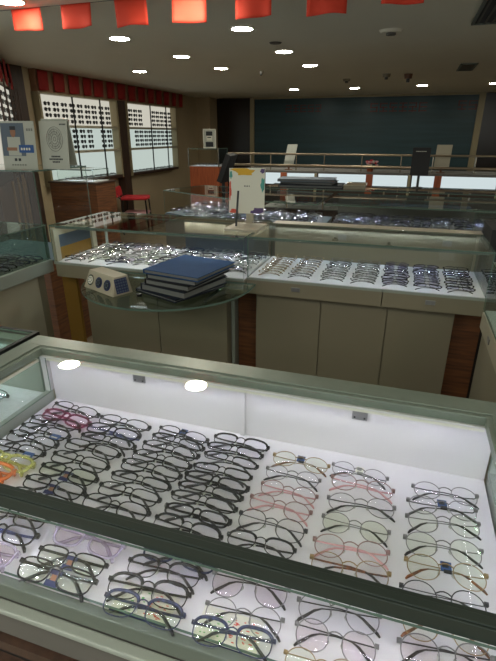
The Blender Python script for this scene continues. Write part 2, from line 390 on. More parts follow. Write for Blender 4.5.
CFG = {
 'rect':    dict(a=.0272, b=.0160, n=3.2, taper=.07, r=.0014, frame='acetate_black', temple='acetate_black', tip='tip_black', lens='lens', desc='black rectangular', tr=.0018),
 'sun':     dict(a=.0270, b=.0240, n=2.6, taper=.07, r=.0024, frame='acetate_black', temple='acetate_black', tip='tip_black', lens='sun_lens', desc='dark', tr=.0022),
 'slim':    dict(a=.0280, b=.0130, n=3.0, taper=.07, r=.0011, frame='acetate_black', temple='acetate_black', tip='tip_black', lens='lens_smoke', desc='slim black', tr=.0017, brow=.0020),
 'thick':   dict(a=.0280, b=.0150, n=3.0, taper=.06, r=.0021, frame='acetate_black', temple='acetate_black', tip='tip_black', lens='lens_smoke', desc='thick black', tr=.0024),
 'oval':    dict(a=.0270, b=.0175, n=2.4, taper=.05, r=.0012, frame='acetate_black', temple='acetate_black', tip='tip_black', lens='lens', desc='black oval', tr=.0020),
 'grn':     dict(a=.0275, b=.0165, n=3.2, taper=.08, r=.0015, frame='acetate_black', temple='acetate_black', tip='tip_black', lens='lens_green', desc='black rectangular green-coated', tr=.0025),
 'navy':    dict(a=.0275, b=.0160, n=3.0, taper=.07, r=.0019, frame='acetate_navy', temple='acetate_navy', tip='tip_black', lens='lens', desc='navy blue', tr=.0022, brow=.0026),
 'bluepat': dict(a=.0270, b=.0185, n=2.8, taper=.06, r=.0010, frame='bluewhite', temple='bluewhite', tip='tip_black', lens='lens_green', desc='blue marbled half-rim', tr=.0022, brow=.0027),
 'silver':  dict(a=.0245, b=.0220, n=2.05, taper=.02, r=.0008, frame='metal_silver', temple='metal_dark', tip='tip_black', lens='lens', desc='thin silver round', tr=.0011),
 'silverg': dict(a=.0250, b=.0225, n=2.15, taper=.02, r=.0008, frame='metal_silver', temple='metal_silver', tip='tip_black', lens='lens_green', desc='thin round green-coated', tr=.0009),
 'dark':    dict(a=.0250, b=.0225, n=2.1, taper=.02, r=.0009, frame='metal_dark', temple='metal_dark', tip='metal_dark', lens='lens', desc='thin dark round', tr=.0009),
 'gold':    dict(a=.0250, b=.0220, n=2.1, taper=.02, r=.0008, frame='metal_gold', temple='metal_gold', tip='tortoise', lens='lens_green', desc='thin gold round', tr=.0009),
 'goldt':   dict(a=.0250, b=.0225, n=2.1, taper=.02, r=.0008, frame='metal_gold', temple='tortoise', tip='tip_black', lens='lens', desc='gold round tortoise-armed', tr=.0018),
 'pink':    dict(a=.0245, b=.0220, n=2.1, taper=.02, r=.0009, frame='metal_pink', temple='pink_soft', tip='pink_soft', lens='lens', desc='thin pink round', tr=.0017),
 'rose':    dict(a=.0250, b=.0225, n=2.2, taper=.02, r=.0009, frame='metal_silver', temple='metal_dark', tip='tip_black', lens='lens_pink', desc='rose-tinted round', tr=.0012),
 'brow':    dict(a=.0260, b=.0180, n=2.6, taper=.05, r=.0009, frame='acetate_black', temple='acetate_black', tip='tip_black', lens='lens', desc='black browline', tr=.0019, brow=.0026),
 'clear':   dict(a=.0275, b=.0190, n=2.8, taper=.05, r=.0026, frame='clear_plastic', temple='clear_plastic', tip='clear_plastic', lens='lens_pink', desc='clear transparent', tr=.0026),
 'redclear': dict(a=.0270, b=.0175, n=2.8, taper=.05, r=.0026, frame='clear_red', temple='clear_red', tip='acetate_black', lens='lens_pink', desc='translucent red', tr=.0028),
 'yelclear': dict(a=.0275, b=.0185, n=2.8, taper=.05, r=.0034, frame='clear_yellow', temple='clear_yellow', tip='clear_yellow', lens='lens', desc='translucent yellow', tr=.003),
 'orgclear': dict(a=.0275, b=.0175, n=2.8, taper=.05, r=.0040, frame='clear_orange', temple='clear_orange', tip='clear_orange', lens='lens', desc='translucent orange', tr=.003),
 'blueclear': dict(a=.0275, b=.0160, n=2.8, taper=.05, r=.0018, frame='acetate_black', temple='clear_blue', tip='acetate_black', lens='lens', desc='blue and black', tr=.0024),
}
PART_LABEL = {}
protos = {}
def make_spec(key):
    root = bpy.data.objects.new('eyeglasses', None)
    parts = spec_parts(CFG[key]); root['zs'] = 0
    allv = []
    L = []
    for nm, mbx in parts:
        o = mbx.build(nm, root, smooth=True); L.append(o); allv += [tuple(v) for v in mbx.v]
    return root, allv
def rest_z(allv, tilt):
    s_, c = sin(tilt), cos(tilt)
    return -min(v[1]*s_+v[2]*c for v in allv)
mat('tag_blue', (34, 70, 120), .5)
TAG_M = {'blue': ('tag_blue', 'black', 'square blue sticker on the bridge'), 'white': ('paper', 'grey_ink', 'white square tag on the bridge'), 'navy': ('navy', 'skin_print', 'navy sticker behind the bridge'), 'lensblue': ('blue_ink', 'blue_ink', 'bright blue tag behind one lens')}
ORDN = ['first', 'second', 'third', 'fourth', 'fifth', 'sixth', 'seventh', 'eighth', 'ninth', 'tenth', 'eleventh', 'twelfth', 'thirteenth', 'fourteenth']
ORD = ['back pair'] + [q+' from back' for q in ORDN[1:]]
COLN = {'A': 'the column of the yellow pair', 'B': 'first column past the yellow glasses', 'C': 'second column past the yellow glasses', 'D': 'third column past the yellow glasses', 'E': 'fourth column past the yellow glasses', 'F': 'fifth column past the yellow glasses', 'G': 'sixth column past the yellow glasses'}
TRAY = .77
# column: (left hinge px, right hinge px, kind, tilt deg, tag)
# where each pair lies: kind, hinge-to-hinge middle x, y, turn, hinge-to-hinge width, lean, sticker
NEAR = {
 'A': [('oval', -0.7742, 0.8921, -0.098, 0.1512, 14, None),
       ('redclear', -0.7704, 0.8497, -0.110, 0.1497, 14, None),
       ('rect', -0.7882, 0.8233, -0.007, 0.1455, 12, None),
       ('rect', -0.7856, 0.7832, -0.047, 0.1472, 16, 'lensblue'),
       ('oval', -0.7901, 0.7448, -0.087, 0.1472, 18, None),
       ('rect', -0.7981, 0.7029, -0.015, 0.1671, 20, 'lensblue'),
       ('yelclear', -0.7913, 0.6630, 0.001, 0.1520, 16, None),
       ('orgclear', -0.8127, 0.6287, -0.003, 0.1654, 18, None),
       ('rect', -0.6495, 0.5325, 0.075, 0.1662, 14, None),
       ('blueclear', -0.6393, 0.4935, 0.078, 0.1448, 16, None),
       ('clear', -0.6451, 0.4502, 0.055, 0.1476, 14, None)],
 'B': [('oval', -0.6173, 0.8783, -0.037, 0.1469, 10, None),
       ('blueclear', -0.6226, 0.8355, -0.051, 0.1571, 9, None),
       ('slim', -0.6137, 0.7962, -0.030, 0.1562, 12, None),
       ('rect', -0.6307, 0.7601, -0.062, 0.1580, 14, None),
       ('rect', -0.6298, 0.7118, -0.042, 0.1539, 16, None),
       ('grn', -0.6278, 0.6689, -0.034, 0.1461, 16, 'navy'),
       ('rect', -0.6300, 0.6247, -0.024, 0.1488, 18, 'navy'),
       ('rect', -0.6330, 0.5827, -0.002, 0.1473, 14, None),
       ('clear', -0.4745, 0.5276, -0.015, 0.1441, 20, None),
       ('grn', -0.4763, 0.4792, 0.028, 0.1345, 22, 'navy'),
       ('grn', -0.4804, 0.4450, 0.018, 0.1477, 24, 'navy')],
 'C': [('oval', -0.4519, 0.8771, -0.102, 0.1367, 20, 'blue'),
       ('slim', -0.4517, 0.8452, -0.095, 0.1420, 14, None),
       ('oval', -0.4542, 0.8128, -0.059, 0.1472, 12, None),
       ('oval', -0.4570, 0.7732, -0.058, 0.1487, 14, None),
       ('rect', -0.4635, 0.7362, -0.061, 0.1486, 14, None),
       ('slim', -0.4671, 0.6952, -0.028, 0.1419, 14, None),
       ('rect', -0.4700, 0.6558, -0.025, 0.1427, 16, None),
       ('oval', -0.4736, 0.6127, -0.018, 0.1517, 16, None),
       ('navy', -0.3016, 0.5456, 0.018, 0.1395, 6, None),
       ('brow', -0.3149, 0.5119, 0.056, 0.1339, 12, None),
       ('brow', -0.3216, 0.4692, 0.090, 0.1408, 16, None),
       ('bluepat', -0.3140, 0.4393, 0.047, 0.1354, 14, None)],
 'D': [('brow', -0.3064, 0.8921, -0.039, 0.1391, 4, None),
       ('slim', -0.3111, 0.8584, -0.024, 0.1380, 3, None),
       ('slim', -0.3082, 0.8228, -0.077, 0.1323, 5, None),
       ('slim', -0.3123, 0.7793, -0.010, 0.1368, 5, None),
       ('thick', -0.3117, 0.7438, -0.038, 0.1463, 5, None),
       ('slim', -0.3137, 0.7124, -0.004, 0.1432, 5, None),
       ('slim', -0.3153, 0.6814, -0.027, 0.1435, 5, None),
       ('thick', -0.3128, 0.6456, -0.015, 0.1386, 4, None),
       ('brow', -0.3163, 0.6086, -0.063, 0.1401, 6, None),
       ('rose', -0.1670, 0.5285, 0.051, 0.1300, 24, None),
       ('silver', -0.1606, 0.4758, 0.071, 0.1233, 22, None),
       ('bluepat', -0.1663, 0.4391, 0.072, 0.1262, 26, None)],
 'E': [('gold', -0.1547, 0.8678, -0.025, 0.1296, 16, 'blue'),
       ('silver', -0.1615, 0.8168, -0.048, 0.1213, 16, None),
       ('pink', -0.1585, 0.7663, -0.044, 0.1204, 16, None),
       ('pink', -0.1649, 0.7189, -0.066, 0.1274, 18, None),
       ('dark', -0.1677, 0.6671, -0.054, 0.1334, 24, None),
       ('brow', -0.1754, 0.6179, 0.007, 0.1284, 4, None)],
 'F': [('silver', -0.0243, 0.8706, -0.111, 0.1223, 18, 'white'),
       ('pink', -0.0152, 0.8307, -0.051, 0.1309, 16, None),
       ('silver', -0.0124, 0.7736, 0.080, 0.1329, 14, None),
       ('silverg', -0.0167, 0.7119, -0.029, 0.1265, 22, None),
       ('pink', -0.0193, 0.6571, 0.076, 0.1331, 18, None),
       ('goldt', -0.0161, 0.6133, 0.038, 0.1341, 14, None),
       ('silver', -0.0231, 0.5283, 0.089, 0.1281, 18, None),
       ('rose', -0.0210, 0.4825, 0.010, 0.1203, 24, None),
       ('gold', -0.0324, 0.4390, 0.038, 0.1091, 22, None)],
 'G': [('silver', 0.1493, 0.8614, 0.054, 0.1279, 16, None),
       ('silver', 0.1412, 0.8164, 0.080, 0.1311, 16, 'blue'),
       ('silverg', 0.1403, 0.7720, 0.142, 0.1339, 24, None),
       ('silverg', 0.1374, 0.7107, 0.056, 0.1327, 24, None),
       ('gold', 0.1394, 0.6597, 0.034, 0.1315, 22, 'blue'),
       ('dark', 0.1321, 0.5998, 0.040, 0.1308, 22, None),
       ('gold', 0.1320, 0.5482, 0.023, 0.1253, 22, None),
       ('rose', 0.1310, 0.5080, 0.108, 0.1309, 24, None),
       ('silver', 0.1288, 0.4679, 0.121, 0.1320, 22, None)],
}
n_used = 0
for col, rows in NEAR.items():
    for i, (key, mx, my, yaw, wid, tilt, tg) in enumerate(rows):
        if key not in protos: protos[key] = make_spec(key)
        src, allv = protos[key]
        cfg = CFG[key]; W = 2*(cfg.get('cx', .0355)+cfg['a']*(1+cfg.get('taper', .04)*.5)+.003)
        sc = max(.86, min(1.12, wid/W))
        mid = Vector((mx, my, 0)); T = radians(tilt*.5 if mid.y > .62 else tilt*.8)
        o = bpy.data.objects.new('eyeglasses', None); COL.objects.link(o)
        for ch in src.children:
            c = ch.copy(); COL.objects.link(c); c.parent = o; c.rotation_euler = (T, 0, 0)
        yb = cfg['b']*1.5*cos(T)*sc; R2 = Matrix.Rotation(yaw, 3, 'Z'); off = R2 @ Vector((0, -yb, 0))
        o.location = (mid.x+off.x, mid.y+off.y, TRAY+.0006+rest_z(allv, T)*sc)
        o.rotation_euler = (0, 0, yaw); o.scale = (sc,)*3
        if tg:
            ma, mb_, lb = TAG_M[tg]; m2 = MB(); b = cfg['b']
            if tg in ('blue', 'white'): m2.box(-.0085, .0085, b*1.0, b*1.0+.017, -.0015, -.0002, ma); m2.box(-.006, .004, b+.006, b+.015, -.0002, .0002, mb_); m2.box(-.004, .0085, b-.003, b+.003, -.0015, 0, mb_); xx = 0
            elif tg == 'navy': m2.box(-.012, .010, b*.1, b*1.5, -.0075, -.0068, ma); m2.box(-.006, .004, b*.6, b*1.1, -.0068, -.0064, mb_)
            else: m2.box(.024, .048, b*.3, b*1.2, -.006, -.005, ma); m2.box(.028, .044, b*.5, b*.7, -.005, -.0045, 'paper')
            c = m2.build('sticker', o, label=lb); c.rotation_euler = (T, 0, 0)
        tag(o, '%s glasses, %s in %s' % (cfg['desc'], ORD[i], COLN[col]), 'glasses', 'glasses laid out in the near case')
        n_used += 1
for k_, (r_, _v) in protos.items():
    for ch in list(r_.children): bpy.data.objects.remove(ch)
    bpy.data.objects.remove(r_)

# -------------------------------------------------------------- near case
def pane(name, parent, x0, x1, y0, y1, z0, z1, m='case_glass', edge='glass_edge'):
    return B(name, parent, [(x0, x1, y0, y1, z0, z1, m, dict(edge=edge))])
def leds(parent, x0, x1, y, z, n, m='led', s=.004, along='x', y1=None):
    mb = MB(); hm = 'rail_green' if m == 'led_mid' else 'paper'; w = max(.005, s*1.1)
    for i in range(n):
        u = (i+.5)/n
        if along == 'x': x, yy = x0+(x1-x0)*u, y
        else: x, yy = x0, y+(y1-y)*u
        mb.box(x-s/2, x+s/2, yy-s/2, yy+s/2, z-.0012, z, m)
    if along == 'x':
        mb.box(x0, x1, y-w, y+w, z+.0002, z+.002, hm)
        if m != 'led': mb.box(x0, x1, y-w-.0015, y-w, z-.006, z+.002, hm); mb.box(x0, x1, y+w, y+w+.0015, z-.006, z+.002, hm)
    else:
        mb.box(x0-w, x0+w, y, y1, z+.0002, z+.002, hm); mb.box(x0+w, x0+w+.0015, y, y1, z-.006, z+.002, hm)
    return rebase(mb, parent).build('led_strip', parent)
nc = empty('display_case', 'large white-lined glass-topped display case in front, full of glasses in seven columns', 'display case', (-.33, .69, FLOOR))
X0, X1, Y0, Y1, ZT, ZR = -.887, .237, .425, .945, TRAY, .95
B('tray', nc, [(X0, X1, Y0, Y1, ZT-.015, ZT, 'white_tray')])
B('base_cabinet', nc, [(X0-.03, X1+.03, .425, Y1+.01, .61, ZT-.0155, 'grey_panel'), (X0-.02, X1+.02, .45, Y1, FLOOR, .61, 'grey_panel')])
B('front_rail', nc, [(X0-.03, X1+.03, .408, .4245, .742, .776, 'rail_green')], bevel=.002)
B('front_ledge', nc, [(X0-.03, X1+.03, .404, .4245, .700, .712, 'pale_edge')], bevel=.003)
B('lower_trim', nc, [(X0-.03, X1+.03, .415, .4495, .575, .600, 'dark_wood'), (X0-.03, X1+.03, .428, .4495, .54, .575, 'black'), (X0-.03, X1+.03, .41, .4495, .50, .54, 'dark_wood')], label='brown wooden moulding')
for a, b in ((X0, -.3225), (-.3175, X1)):
    B('back_panel', nc, [(a, b, Y1, Y1+.008, ZT, .93, 'white_panel')])
B('divider', nc, [(-.326, -.314, Y1-.006, Y1-.0005, ZT, .93, 'white_panel')])
for x in (-.605, -.04):
    lk = B('lock', nc, [(x-.017, x+.017, Y1-.004, Y1-.0002, .872, .906, 'lock_metal')], label='square brushed metal lock plate')
    mb = MB()
    for dx in (-.011, .011):
        for dz in (-.011, .011): mb.box(x+dx-.002, x+dx+.002, Y1-.0052, Y1-.004, .889+dz-.002, .889+dz+.002, 'metal_dark')
    for v in mb.v: v -= nc.location
    mb.build('screw', lk)
B('rim_back', nc, [(-.938, .275, .905, .975, .930, .950, 'rim_metal'), (-.93, .267, .915, .962, .950, .9535, 'rim_metal'), (X0, X1, .90, .9445, .924, .9295, 'white_panel')], bevel=.0015)
B('rim_left', nc, [(-.938, -.868, .454, .9048, .930, .950, 'rim_metal'), (-.93, -.88, .454, .9148, .950, .9535, 'rim_metal')], bevel=.0015)
B('rim_right', nc, [(.205, .275, .454, .9048, .930, .950, 'rim_metal'), (.215, .265, .454, .9148, .950, .9535, 'rim_metal')], bevel=.0015)
B('rim_front', nc, [(-.938, .275, .430, .4538, .926, .9505, 'rim_dark'), (-.938, .275, .433, .4460, .9505, .9525, 'rim_dark')], bevel=.002, label='dark grey front rim bar')
pane('glass_top', nc, -.880, .225, .4535, .915, .9435, .9485, 'top_glass')
pane('glass_front', nc, X0, X1, .4255, .4295, .777, .926)
pane('glass_side', nc, X0-.004, X0-.0005, .43, Y1-.012, .80, .929)
pane('glass_side', nc, X1+.0005, X1+.004, .43, Y1-.012, .80, .929, 'tinted_glass')
for x in (X0-.02, X1+.0045):
    B('side_rail', nc, [(x, x+.0155, .425, Y1, ZT-.015, .80, 'pale_edge')], bevel=.002)
    B('corner_post', nc, [(x, x+.0155, Y1-.011, Y1+.004, .80, .929, 'white_panel')])
leds(nc, X0+.02, X1-.02, .442, .9245, 62, 'led')
leds(nc, X0+.03, X1-.03, .909, .9230, 62, 'led_back')
leds(nc, X0+.010, 0, .47, .9230, 26, 'led_back', .004, 'y', .89); leds(nc, X1-.012, 0, .47, .9230, 26, 'led_back', .004, 'y', .89)
# printed cards under the front pairs
def card(P, w, d, rz, label):
    t = empty('printed_card', label, 'card', (P[0], P[1], TRAY+.0004), rz)
    mb = MB(); mb.box(-w/2, w/2, -d/2, d/2, 0, .0008, 'paper'); mb.build('sheet', t)
    mb = MB(); mb.box(-w/2, w/2, -d/2, -d/2+.007, .0008, .0012, 'navy'); r = random.Random(P[0])
    for i in range(44):
        x = r.uniform(-w/2+.006, w/2-.008); y = r.uniform(-d/2+.012, d/2-.008)
        m = 'green_print' if x < 0 else 'red_print'; mb.box(x, x+r.uniform(.002, .006), y, y+.0016, .0008, .0011, m)
    mb.build('print', t)
card((-.322, .452), .10, .058, radians(-1), 'white printed card with navy edge under marbled glasses, second column past the yellow pair')
card((-.178, .452), .10, .062, radians(0), 'white printed card with navy edge under marbled glasses, third column past the yellow pair')

# ------------------------------------------------ neighbouring case at left
nb = empty('display_case', 'dark-rimmed glass case adjoining the big white-lined case, only its corner in view', 'display case', (-1.5, .7, FLOOR))
B('tray', nb, [(-1.85, -.955, .43, .98, .742, .757, 'white_tray')])
B('base_cabinet', nb, [(-1.85, -.955, .43, .99, FLOOR, .7415, 'grey_panel')])
B('rim', nb, [(-1.85, -.953, .985, .997, .938, .95, 'black'), (-.965, -.953, .43, .985, .938, .95, 'black')])
pane('glass_top', nb, -1.85, -.966, .43, .984, .944, .949, 'tinted_glass')
B('back_panel', nb, [(-1.85, -.96, .981, .989, .757, .937, 'pale_edge')])
pane('glass_side', nb, -.960, -.956, .43, .98, .757, .937)
leds(nb, -1.8, -1.0, .95, .93, 40, 'led_mid', .005)

# ------------------------------------------- smaller one-mesh spectacles
def small_mesh(key):
    parts = spec_parts(CFG[key], 16, True); mb = MB()
    for nm, q in parts:
        b = len(mb.v); mb.v += q.v
        for f, m in zip(q.f, q.m): mb.f.append([b+i for i in f]); mb.m.append(mb.mi(q.mats[m]))
    me = mb.mesh('eyeglasses', True); return me, [tuple(v) for v in mb.v]
small = {}
def put_small(key, x, y, z, rz, tilt, label, group, sc=1.0):
    if key not in small: small[key] = small_mesh(key)
    me, av = small[key]
    o = bpy.data.objects.new('eyeglasses', me); COL.objects.link(o)
    o.rotation_euler = (tilt, 0, rz); o.scale = (sc,)*3
    o.location = (x, y, z+.0006+rest_z(av, tilt)*sc)
    tag(o, label, 'glasses', group)
CFG['goldc'] = dict(CFG['gold'], lens='lens')
CFG['violet'] = dict(CFG['slim'], lens='lens_violet', desc='dark violet-glinting')
CFG['blueglint'] = dict(CFG['dark'], lens='lens_violet', desc='thin blue-glinting')
for x, y, k in ((-1.09, .89, 'rect'), (-1.10, .83, 'oval'), (-1.11, .77, 'rect'), (-1.26, .90, 'rect'), (-1.27, .82, 'oval')):
    put_small(k, x, y, .757, -.12, .25, 'black glasses in the dark-rimmed neighbouring case, %s' % {.89: 'back pair beside the dividing glass', .83: 'middle pair beside the dividing glass', .77: 'front pair beside the dividing glass', .90: 'back pair of the inner column', .82: 'front pair of the inner column'}[y], 'glasses in the dark-rimmed left case')

# -------------------------------------------------------- middle row, right
mr = empty('display_case', 'lit glass display case with seven neat columns of small glasses, cream drawers below', 'display case', (-.16, 2.45, FLOOR))
B('tray', mr, [(-.715, .39, 2.21, 2.68, .79, .80, 'white_tray')])
for a, b in ((-.72, -.052), (-.048, .395)):
    d = B('drawer', mr, [(a, b, 2.20, 2.66, .715, .789, 'cream')], bevel=.002)
    mb = MB(); xx = (a+b)/2-.08 if a < -.5 else .165
    mb.box(xx-.022, xx+.022, 2.196, 2.1995, .748, .770, 'lock_metal')
    for v in mb.v: v -= mr.location
    mb.build('lock', d, bevel=.001)
for a, b in ((-.69, -.348), (-.343, -.022), (-.017, .285)):
    B('door', mr, [(a, b, 2.265, 2.28, FLOOR+.05, .712, 'cream')], bevel=.001)
B('base_cabinet', mr, [(-.69, .285, 2.2805, 2.66, FLOOR, .7145, 'cream'), (.29, .42, 2.35, 2.66, FLOOR, .7145, 'brown_wood'), (-.82, -.695, 2.35, 2.66, FLOOR, .7145, 'brown_wood')])
B('back_panel', mr, [(-.70, .375, 2.672, 2.68, .80, .995, 'cream')])
B('panel_edge', mr, [(-.70, .393, 2.605, 2.70, 1.0, 1.009, 'cream_light'), (.376, .388, 2.668, 2.68, .80, .998, 'cream_light')])
B('lock', mr, [(-.335, -.29, 2.667, 2.6715, .925, .955, 'lock_metal')])
B('lock', mr, [(.215, .26, 2.667, 2.6715, .925, .955, 'lock_metal')])
pane('glass_top', mr, -.72, .393, 2.20, 2.604, 1.001, 1.008, 'top_glass')
pane('glass_front', mr, -.72, .393, 2.2005, 2.206, .801, 1.0, 'case_glass')
pane('glass_side', mr, -.7195, -.715, 2.207, 2.665, .801, 1.0); pane('glass_side', mr, .3885, .393, 2.207, 2.665, .801, 1.0)
B('front_rail', mr, [(-.72, .395, 2.196, 2.2095, .789, .801, 'pale_edge')])
leds(mr, -.69, .37, 2.215, .998, 34, 'led_mid', .006); leds(mr, -.69, .37, 2.655, .990, 34, 'led_mid', .006)
cols = [(-.615, 'goldc'), (-.46, 'goldc'), (-.30, 'silver'), (-.145, 'silver'), (.0, 'blueglint'), (.145, 'blueglint'), (.29, 'violet')]
for ci, (x, k) in enumerate(cols):
    for r in range(9):
        kk = k if random.random() < .6 else {'goldc': 'silver', 'silver': 'dark', 'blueglint': 'violet', 'violet': 'rect'}[k]
        put_small(kk, x+random.uniform(-.006, .006), 2.245+r*.046, .80, random.uniform(-.06, .06), .30, '%s glasses in neat lit case, %s row, %s column from folders' % (CFG[kk]['desc'], ORDN[r], ORDN[ci]), 'glasses in the neat lit case', .92)

# --------------------------------------------------------- middle row, left
ml = empty('display_case', 'lit glass display case crowded with jumbled glasses behind the folders', 'display case', (-1.3, 2.45, FLOOR))
B('tray', ml, [(-1.865, -.73, 2.16, 2.68, .79, .80, 'white_tray')])
B('drawer', ml, [(-1.86, -.725, 2.16, 2.66, .715, .789, 'cream')], bevel=.002)
for a, b in ((-1.74, -1.27), (-1.265, -.85)):
    B('door', ml, [(a, b, 2.24, 2.255, FLOOR+.05, .712, 'cream')], bevel=.001)
B('base_cabinet', ml, [(-1.74, -.85, 2.2555, 2.66, FLOOR, .7145, 'cream'), (-.845, -.825, 2.30, 2.66, FLOOR, .7145, 'pale_edge')])
B('back_panel', ml, [(-1.28, -.74, 2.672, 2.68, .80, .91, 'slate_dark'), (-1.28, -.74, 2.672, 2.68, .9102, .99, 'wall_beige')])
B('panel_edge', ml, [(-1.86, -.725, 2.668, 2.684, .991, 1.0, 'rail_metal'), (-1.862, -1.850, 2.668, 2.684, .8, .99, 'pale_edge')])
pane('glass_top', ml, -1.865, -.725, 2.16, 2.69, 1.001, 1.008, 'top_glass')
pane('glass_front', ml, -1.865, -.725, 2.1605, 2.166, .801, 1.0)
B('end_panel', ml, [(-1.875, -1.850, 2.17, 2.21, .80, .985, 'cream_light'), (-1.875, -1.850, 2.52, 2.56, .80, .985, 'cream_light'), (-1.875, -1.850, 2.21, 2.52, .945, .985, 'cream_light'),
    (-1.874, -1.866, 2.21, 2.52, .87, .945, 'slate'), (-1.874, -1.866, 2.21, 2.52, .80, .87, 'dull_yellow')], label='white framed end panel with a slate and yellow opening')
leds(ml, -1.83, -.76, 2.175, .998, 34, 'led_mid', .006); leds(ml, -1.80, -.76, 2.655, .985, 34, 'led_mid', .006)
B('front_rail', ml, [(-1.865, -.725, 2.156, 2.169, .789, .801, 'pale_edge')])
for r in range(9):
    for c in range(8):
        kk = random.choice(['silver', 'dark', 'slim', 'silverg', 'rose', 'navy', 'blueglint'])
        put_small(kk, -1.75+c*.134+random.uniform(-.02, .02), 2.21+r*.05+random.uniform(-.012, .012), .80, random.uniform(-.6, .6), random.uniform(.15, .5), '%s glasses jumbled behind the folders, %s row, %s from slate opening' % (CFG[kk]['desc'], ORDN[r], ORDN[c]), 'glasses in the middle left case')

# yellow board leaning in the gap
y_ = B('board', None, [(-1.93, -1.83, 2.28, 2.30, FLOOR+.0005, .70, 'dull_yellow')]); tag(y_, 'ochre yellow board standing in the gap beside the cabinet under the glass shelf', 'board')

# ------------------------------------------------- glass shelf, folders etc.
gd = empty('glass_shelf', 'half-round glass shelf holding folders and a speaker in front of the cabinet', 'shelf', (-1.09, 2.05, .775))
pts = []
for i in range(49):
    a = pi+pi*i/48; pts.append((.43*cos(a), .02+.43*sin(a)))
pts = [(-.43, .105)]+pts+[(.43, .105)]
mb = MB(); mb.poly(pts, 0, .010, 'tinted_glass', 'glass_edge'); mb.build('glass_top', gd)
B('bracket', gd, [(-1.40, -1.38, 1.80, 2.158, .762, .7745, 'chrome'), (-.82, -.80, 1.86, 2.158, .762, .7745, 'chrome')])
SH = .7855
def folder(z, h, w, d, rz, cx, cy, cover, label):
    t = empty('folder', label, 'folder', (cx, cy, z), rz, 'folders stacked on the glass shelf')
    mb = MB(); mb.box(-w/2, w/2, -d/2, d/2, 0, .003, cover); mb.box(-w/2, w/2, -d/2, d/2, h-.003, h, cover); mb.box(-w/2, -w/2+.003, -d/2, d/2, .003, h-.003, cover)
    mb.build('cover', t, bevel=.0008)
    mb = MB(); mb.box(-w/2+.0035, w/2-.008, -d/2+.007, d/2-.007, .0033, h-.0033, 'folder_pages'); mb.build('pages', t)
    return z+h+.0005
z = SH
z = folder(z, .014, .28, .33, radians(-22), -.975, 1.965, 'folder_dark', 'dark thin folder at the bottom of the pile on the glass shelf')
z = folder(z, .032, .27, .32, radians(-16), -.955, 1.965, 'folder_dark', 'dark folder with pale page edges, second from the bottom of the pile')
z = folder(z, .026, .25, .31, radians(-12), -.945, 1.965, 'matte_black', 'black folder in the middle of the pile on the glass shelf')
z = folder(z, .024, .27, .31, radians(-10), -.93, 1.97, 'folder_dark', 'dark folder just below the blue one, grey page edges showing')
z = folder(z, .020, .305, .32, radians(-11), -.925, 1.97, 'folder_blue', 'blue folder lying on top of the pile')
# small speaker / dispenser
sp = empty('speaker', 'small pale wedge-shaped speaker with three round grilles on the glass shelf', 'speaker', (-1.305, 1.845, SH), radians(-24))
def wedge(mb, w, d, h, tx, ty, m):
    b = len(mb.v); mb.v += [Vector(p) for p in ((-w, -d, 0), (w, -d, 0), (w, d, 0), (-w, d, 0), (-w+tx, -d+ty, h), (w-tx, -d+ty, h), (w-tx, d-ty*.3, h), (-w+tx, d-ty*.3, h))]
    for f in ((0, 3, 2, 1), (4, 5, 6, 7), (0, 1, 5, 4), (1, 2, 6, 5), (2, 3, 7, 6), (3, 0, 4, 7)): mb.f.append([b+i for i in f]); mb.m.append(mb.mi(m))
mb = MB(); wedge(mb, .125, .055, .085, .02, .03, 'cream_light'); mb.build('housing', sp, bevel=.003)
sl = math.atan2(.03, .085)
for i, (x, m) in enumerate(((-.075, 'chrome'), (-.005, 'navy'), (.065, 'navy'))):
    T = Matrix.Translation((x, -.055+.015-.0015, .042)) @ Matrix.Rotation(pi/2-sl, 4, 'X')
    mb = MB(); mb.cyl((0, 0), .026, 0, .002, m, 24); mb.cyl((0, 0), .019, .002, .004, 'dark_slot' if i else 'paper', 20)
    for k in range(6): mb.cyl((.011*cos(k*pi/3), .011*sin(k*pi/3)), .0035, .004, .005, 'slate', 8)
    for v in mb.v: v[:] = (T @ v)
    mb.build('grille', sp)
mb = MB(); T = Matrix.Translation((.125-.01+.0015, 0, .0425)) @ Matrix.Rotation(math.atan2(.02, .085)*-1, 4, 'Y')
mb.box(0, .002, -.032, .034, -.034, .034, 'navy', T=T)
for a in range(5):
    for b in range(5): mb.box(.002, .003, -.028+a*.013, -.02+a*.013, -.03+b*.013, -.022+b*.013, 'slate', T=T)
mb.build('side_mesh', sp)
kn = MB(); kn.cyl((-1.11, 1.80), .013, SH, SH+.012, 'black', 16); tag(kn.build('rubber_stopper'), 'small black round stopper on the glass shelf between speaker and folders', 'stopper')

# card on stick stand on the middle case
st = empty('sign_stand', 'white poster card with painted corners on a black stick stand on the glass case', 'sign', (-.80, 2.40, 1.0085))
B('base', st, [(-.88, -.70, 2.30, 2.50, 1.0085, 1.022, 'cream_light')], bevel=.003)
mb = MB(); mb.tube([(-.04, -.02, .013), (-.04, .02, .19)], .006, 'black', 8); mb.build('stick', st)
mb = MB(); T = Matrix.Translation((-.017, .085, .065)) @ Matrix.Rotation(radians(-6), 4, 'X') @ Matrix.Rotation(radians(-1), 4, 'Y')
mb.box(-.10, .10, 0, .004, 0, .235, 'paper', T=T)
def blob(x, z, rx, rz_, m, d=-.0008):
    b = len(mb.v); n = 14
    mb.v.append(T @ Vector((x, d, z)))
    for k in range(n):
        q = 1+.22*sin(k*2.3+x*40); xx = max(-.099, min(.099, x+rx*q*cos(2*pi*k/n))); z2 = max(.001, min(.234, z+rz_*q*sin(2*pi*k/n)))
        mb.v.append(T @ Vector((xx, d, z2)))
    for k in range(n): mb.f.append([b, b+1+k, b+1+(k+1) % n]); mb.m.append(mb.mi(m))
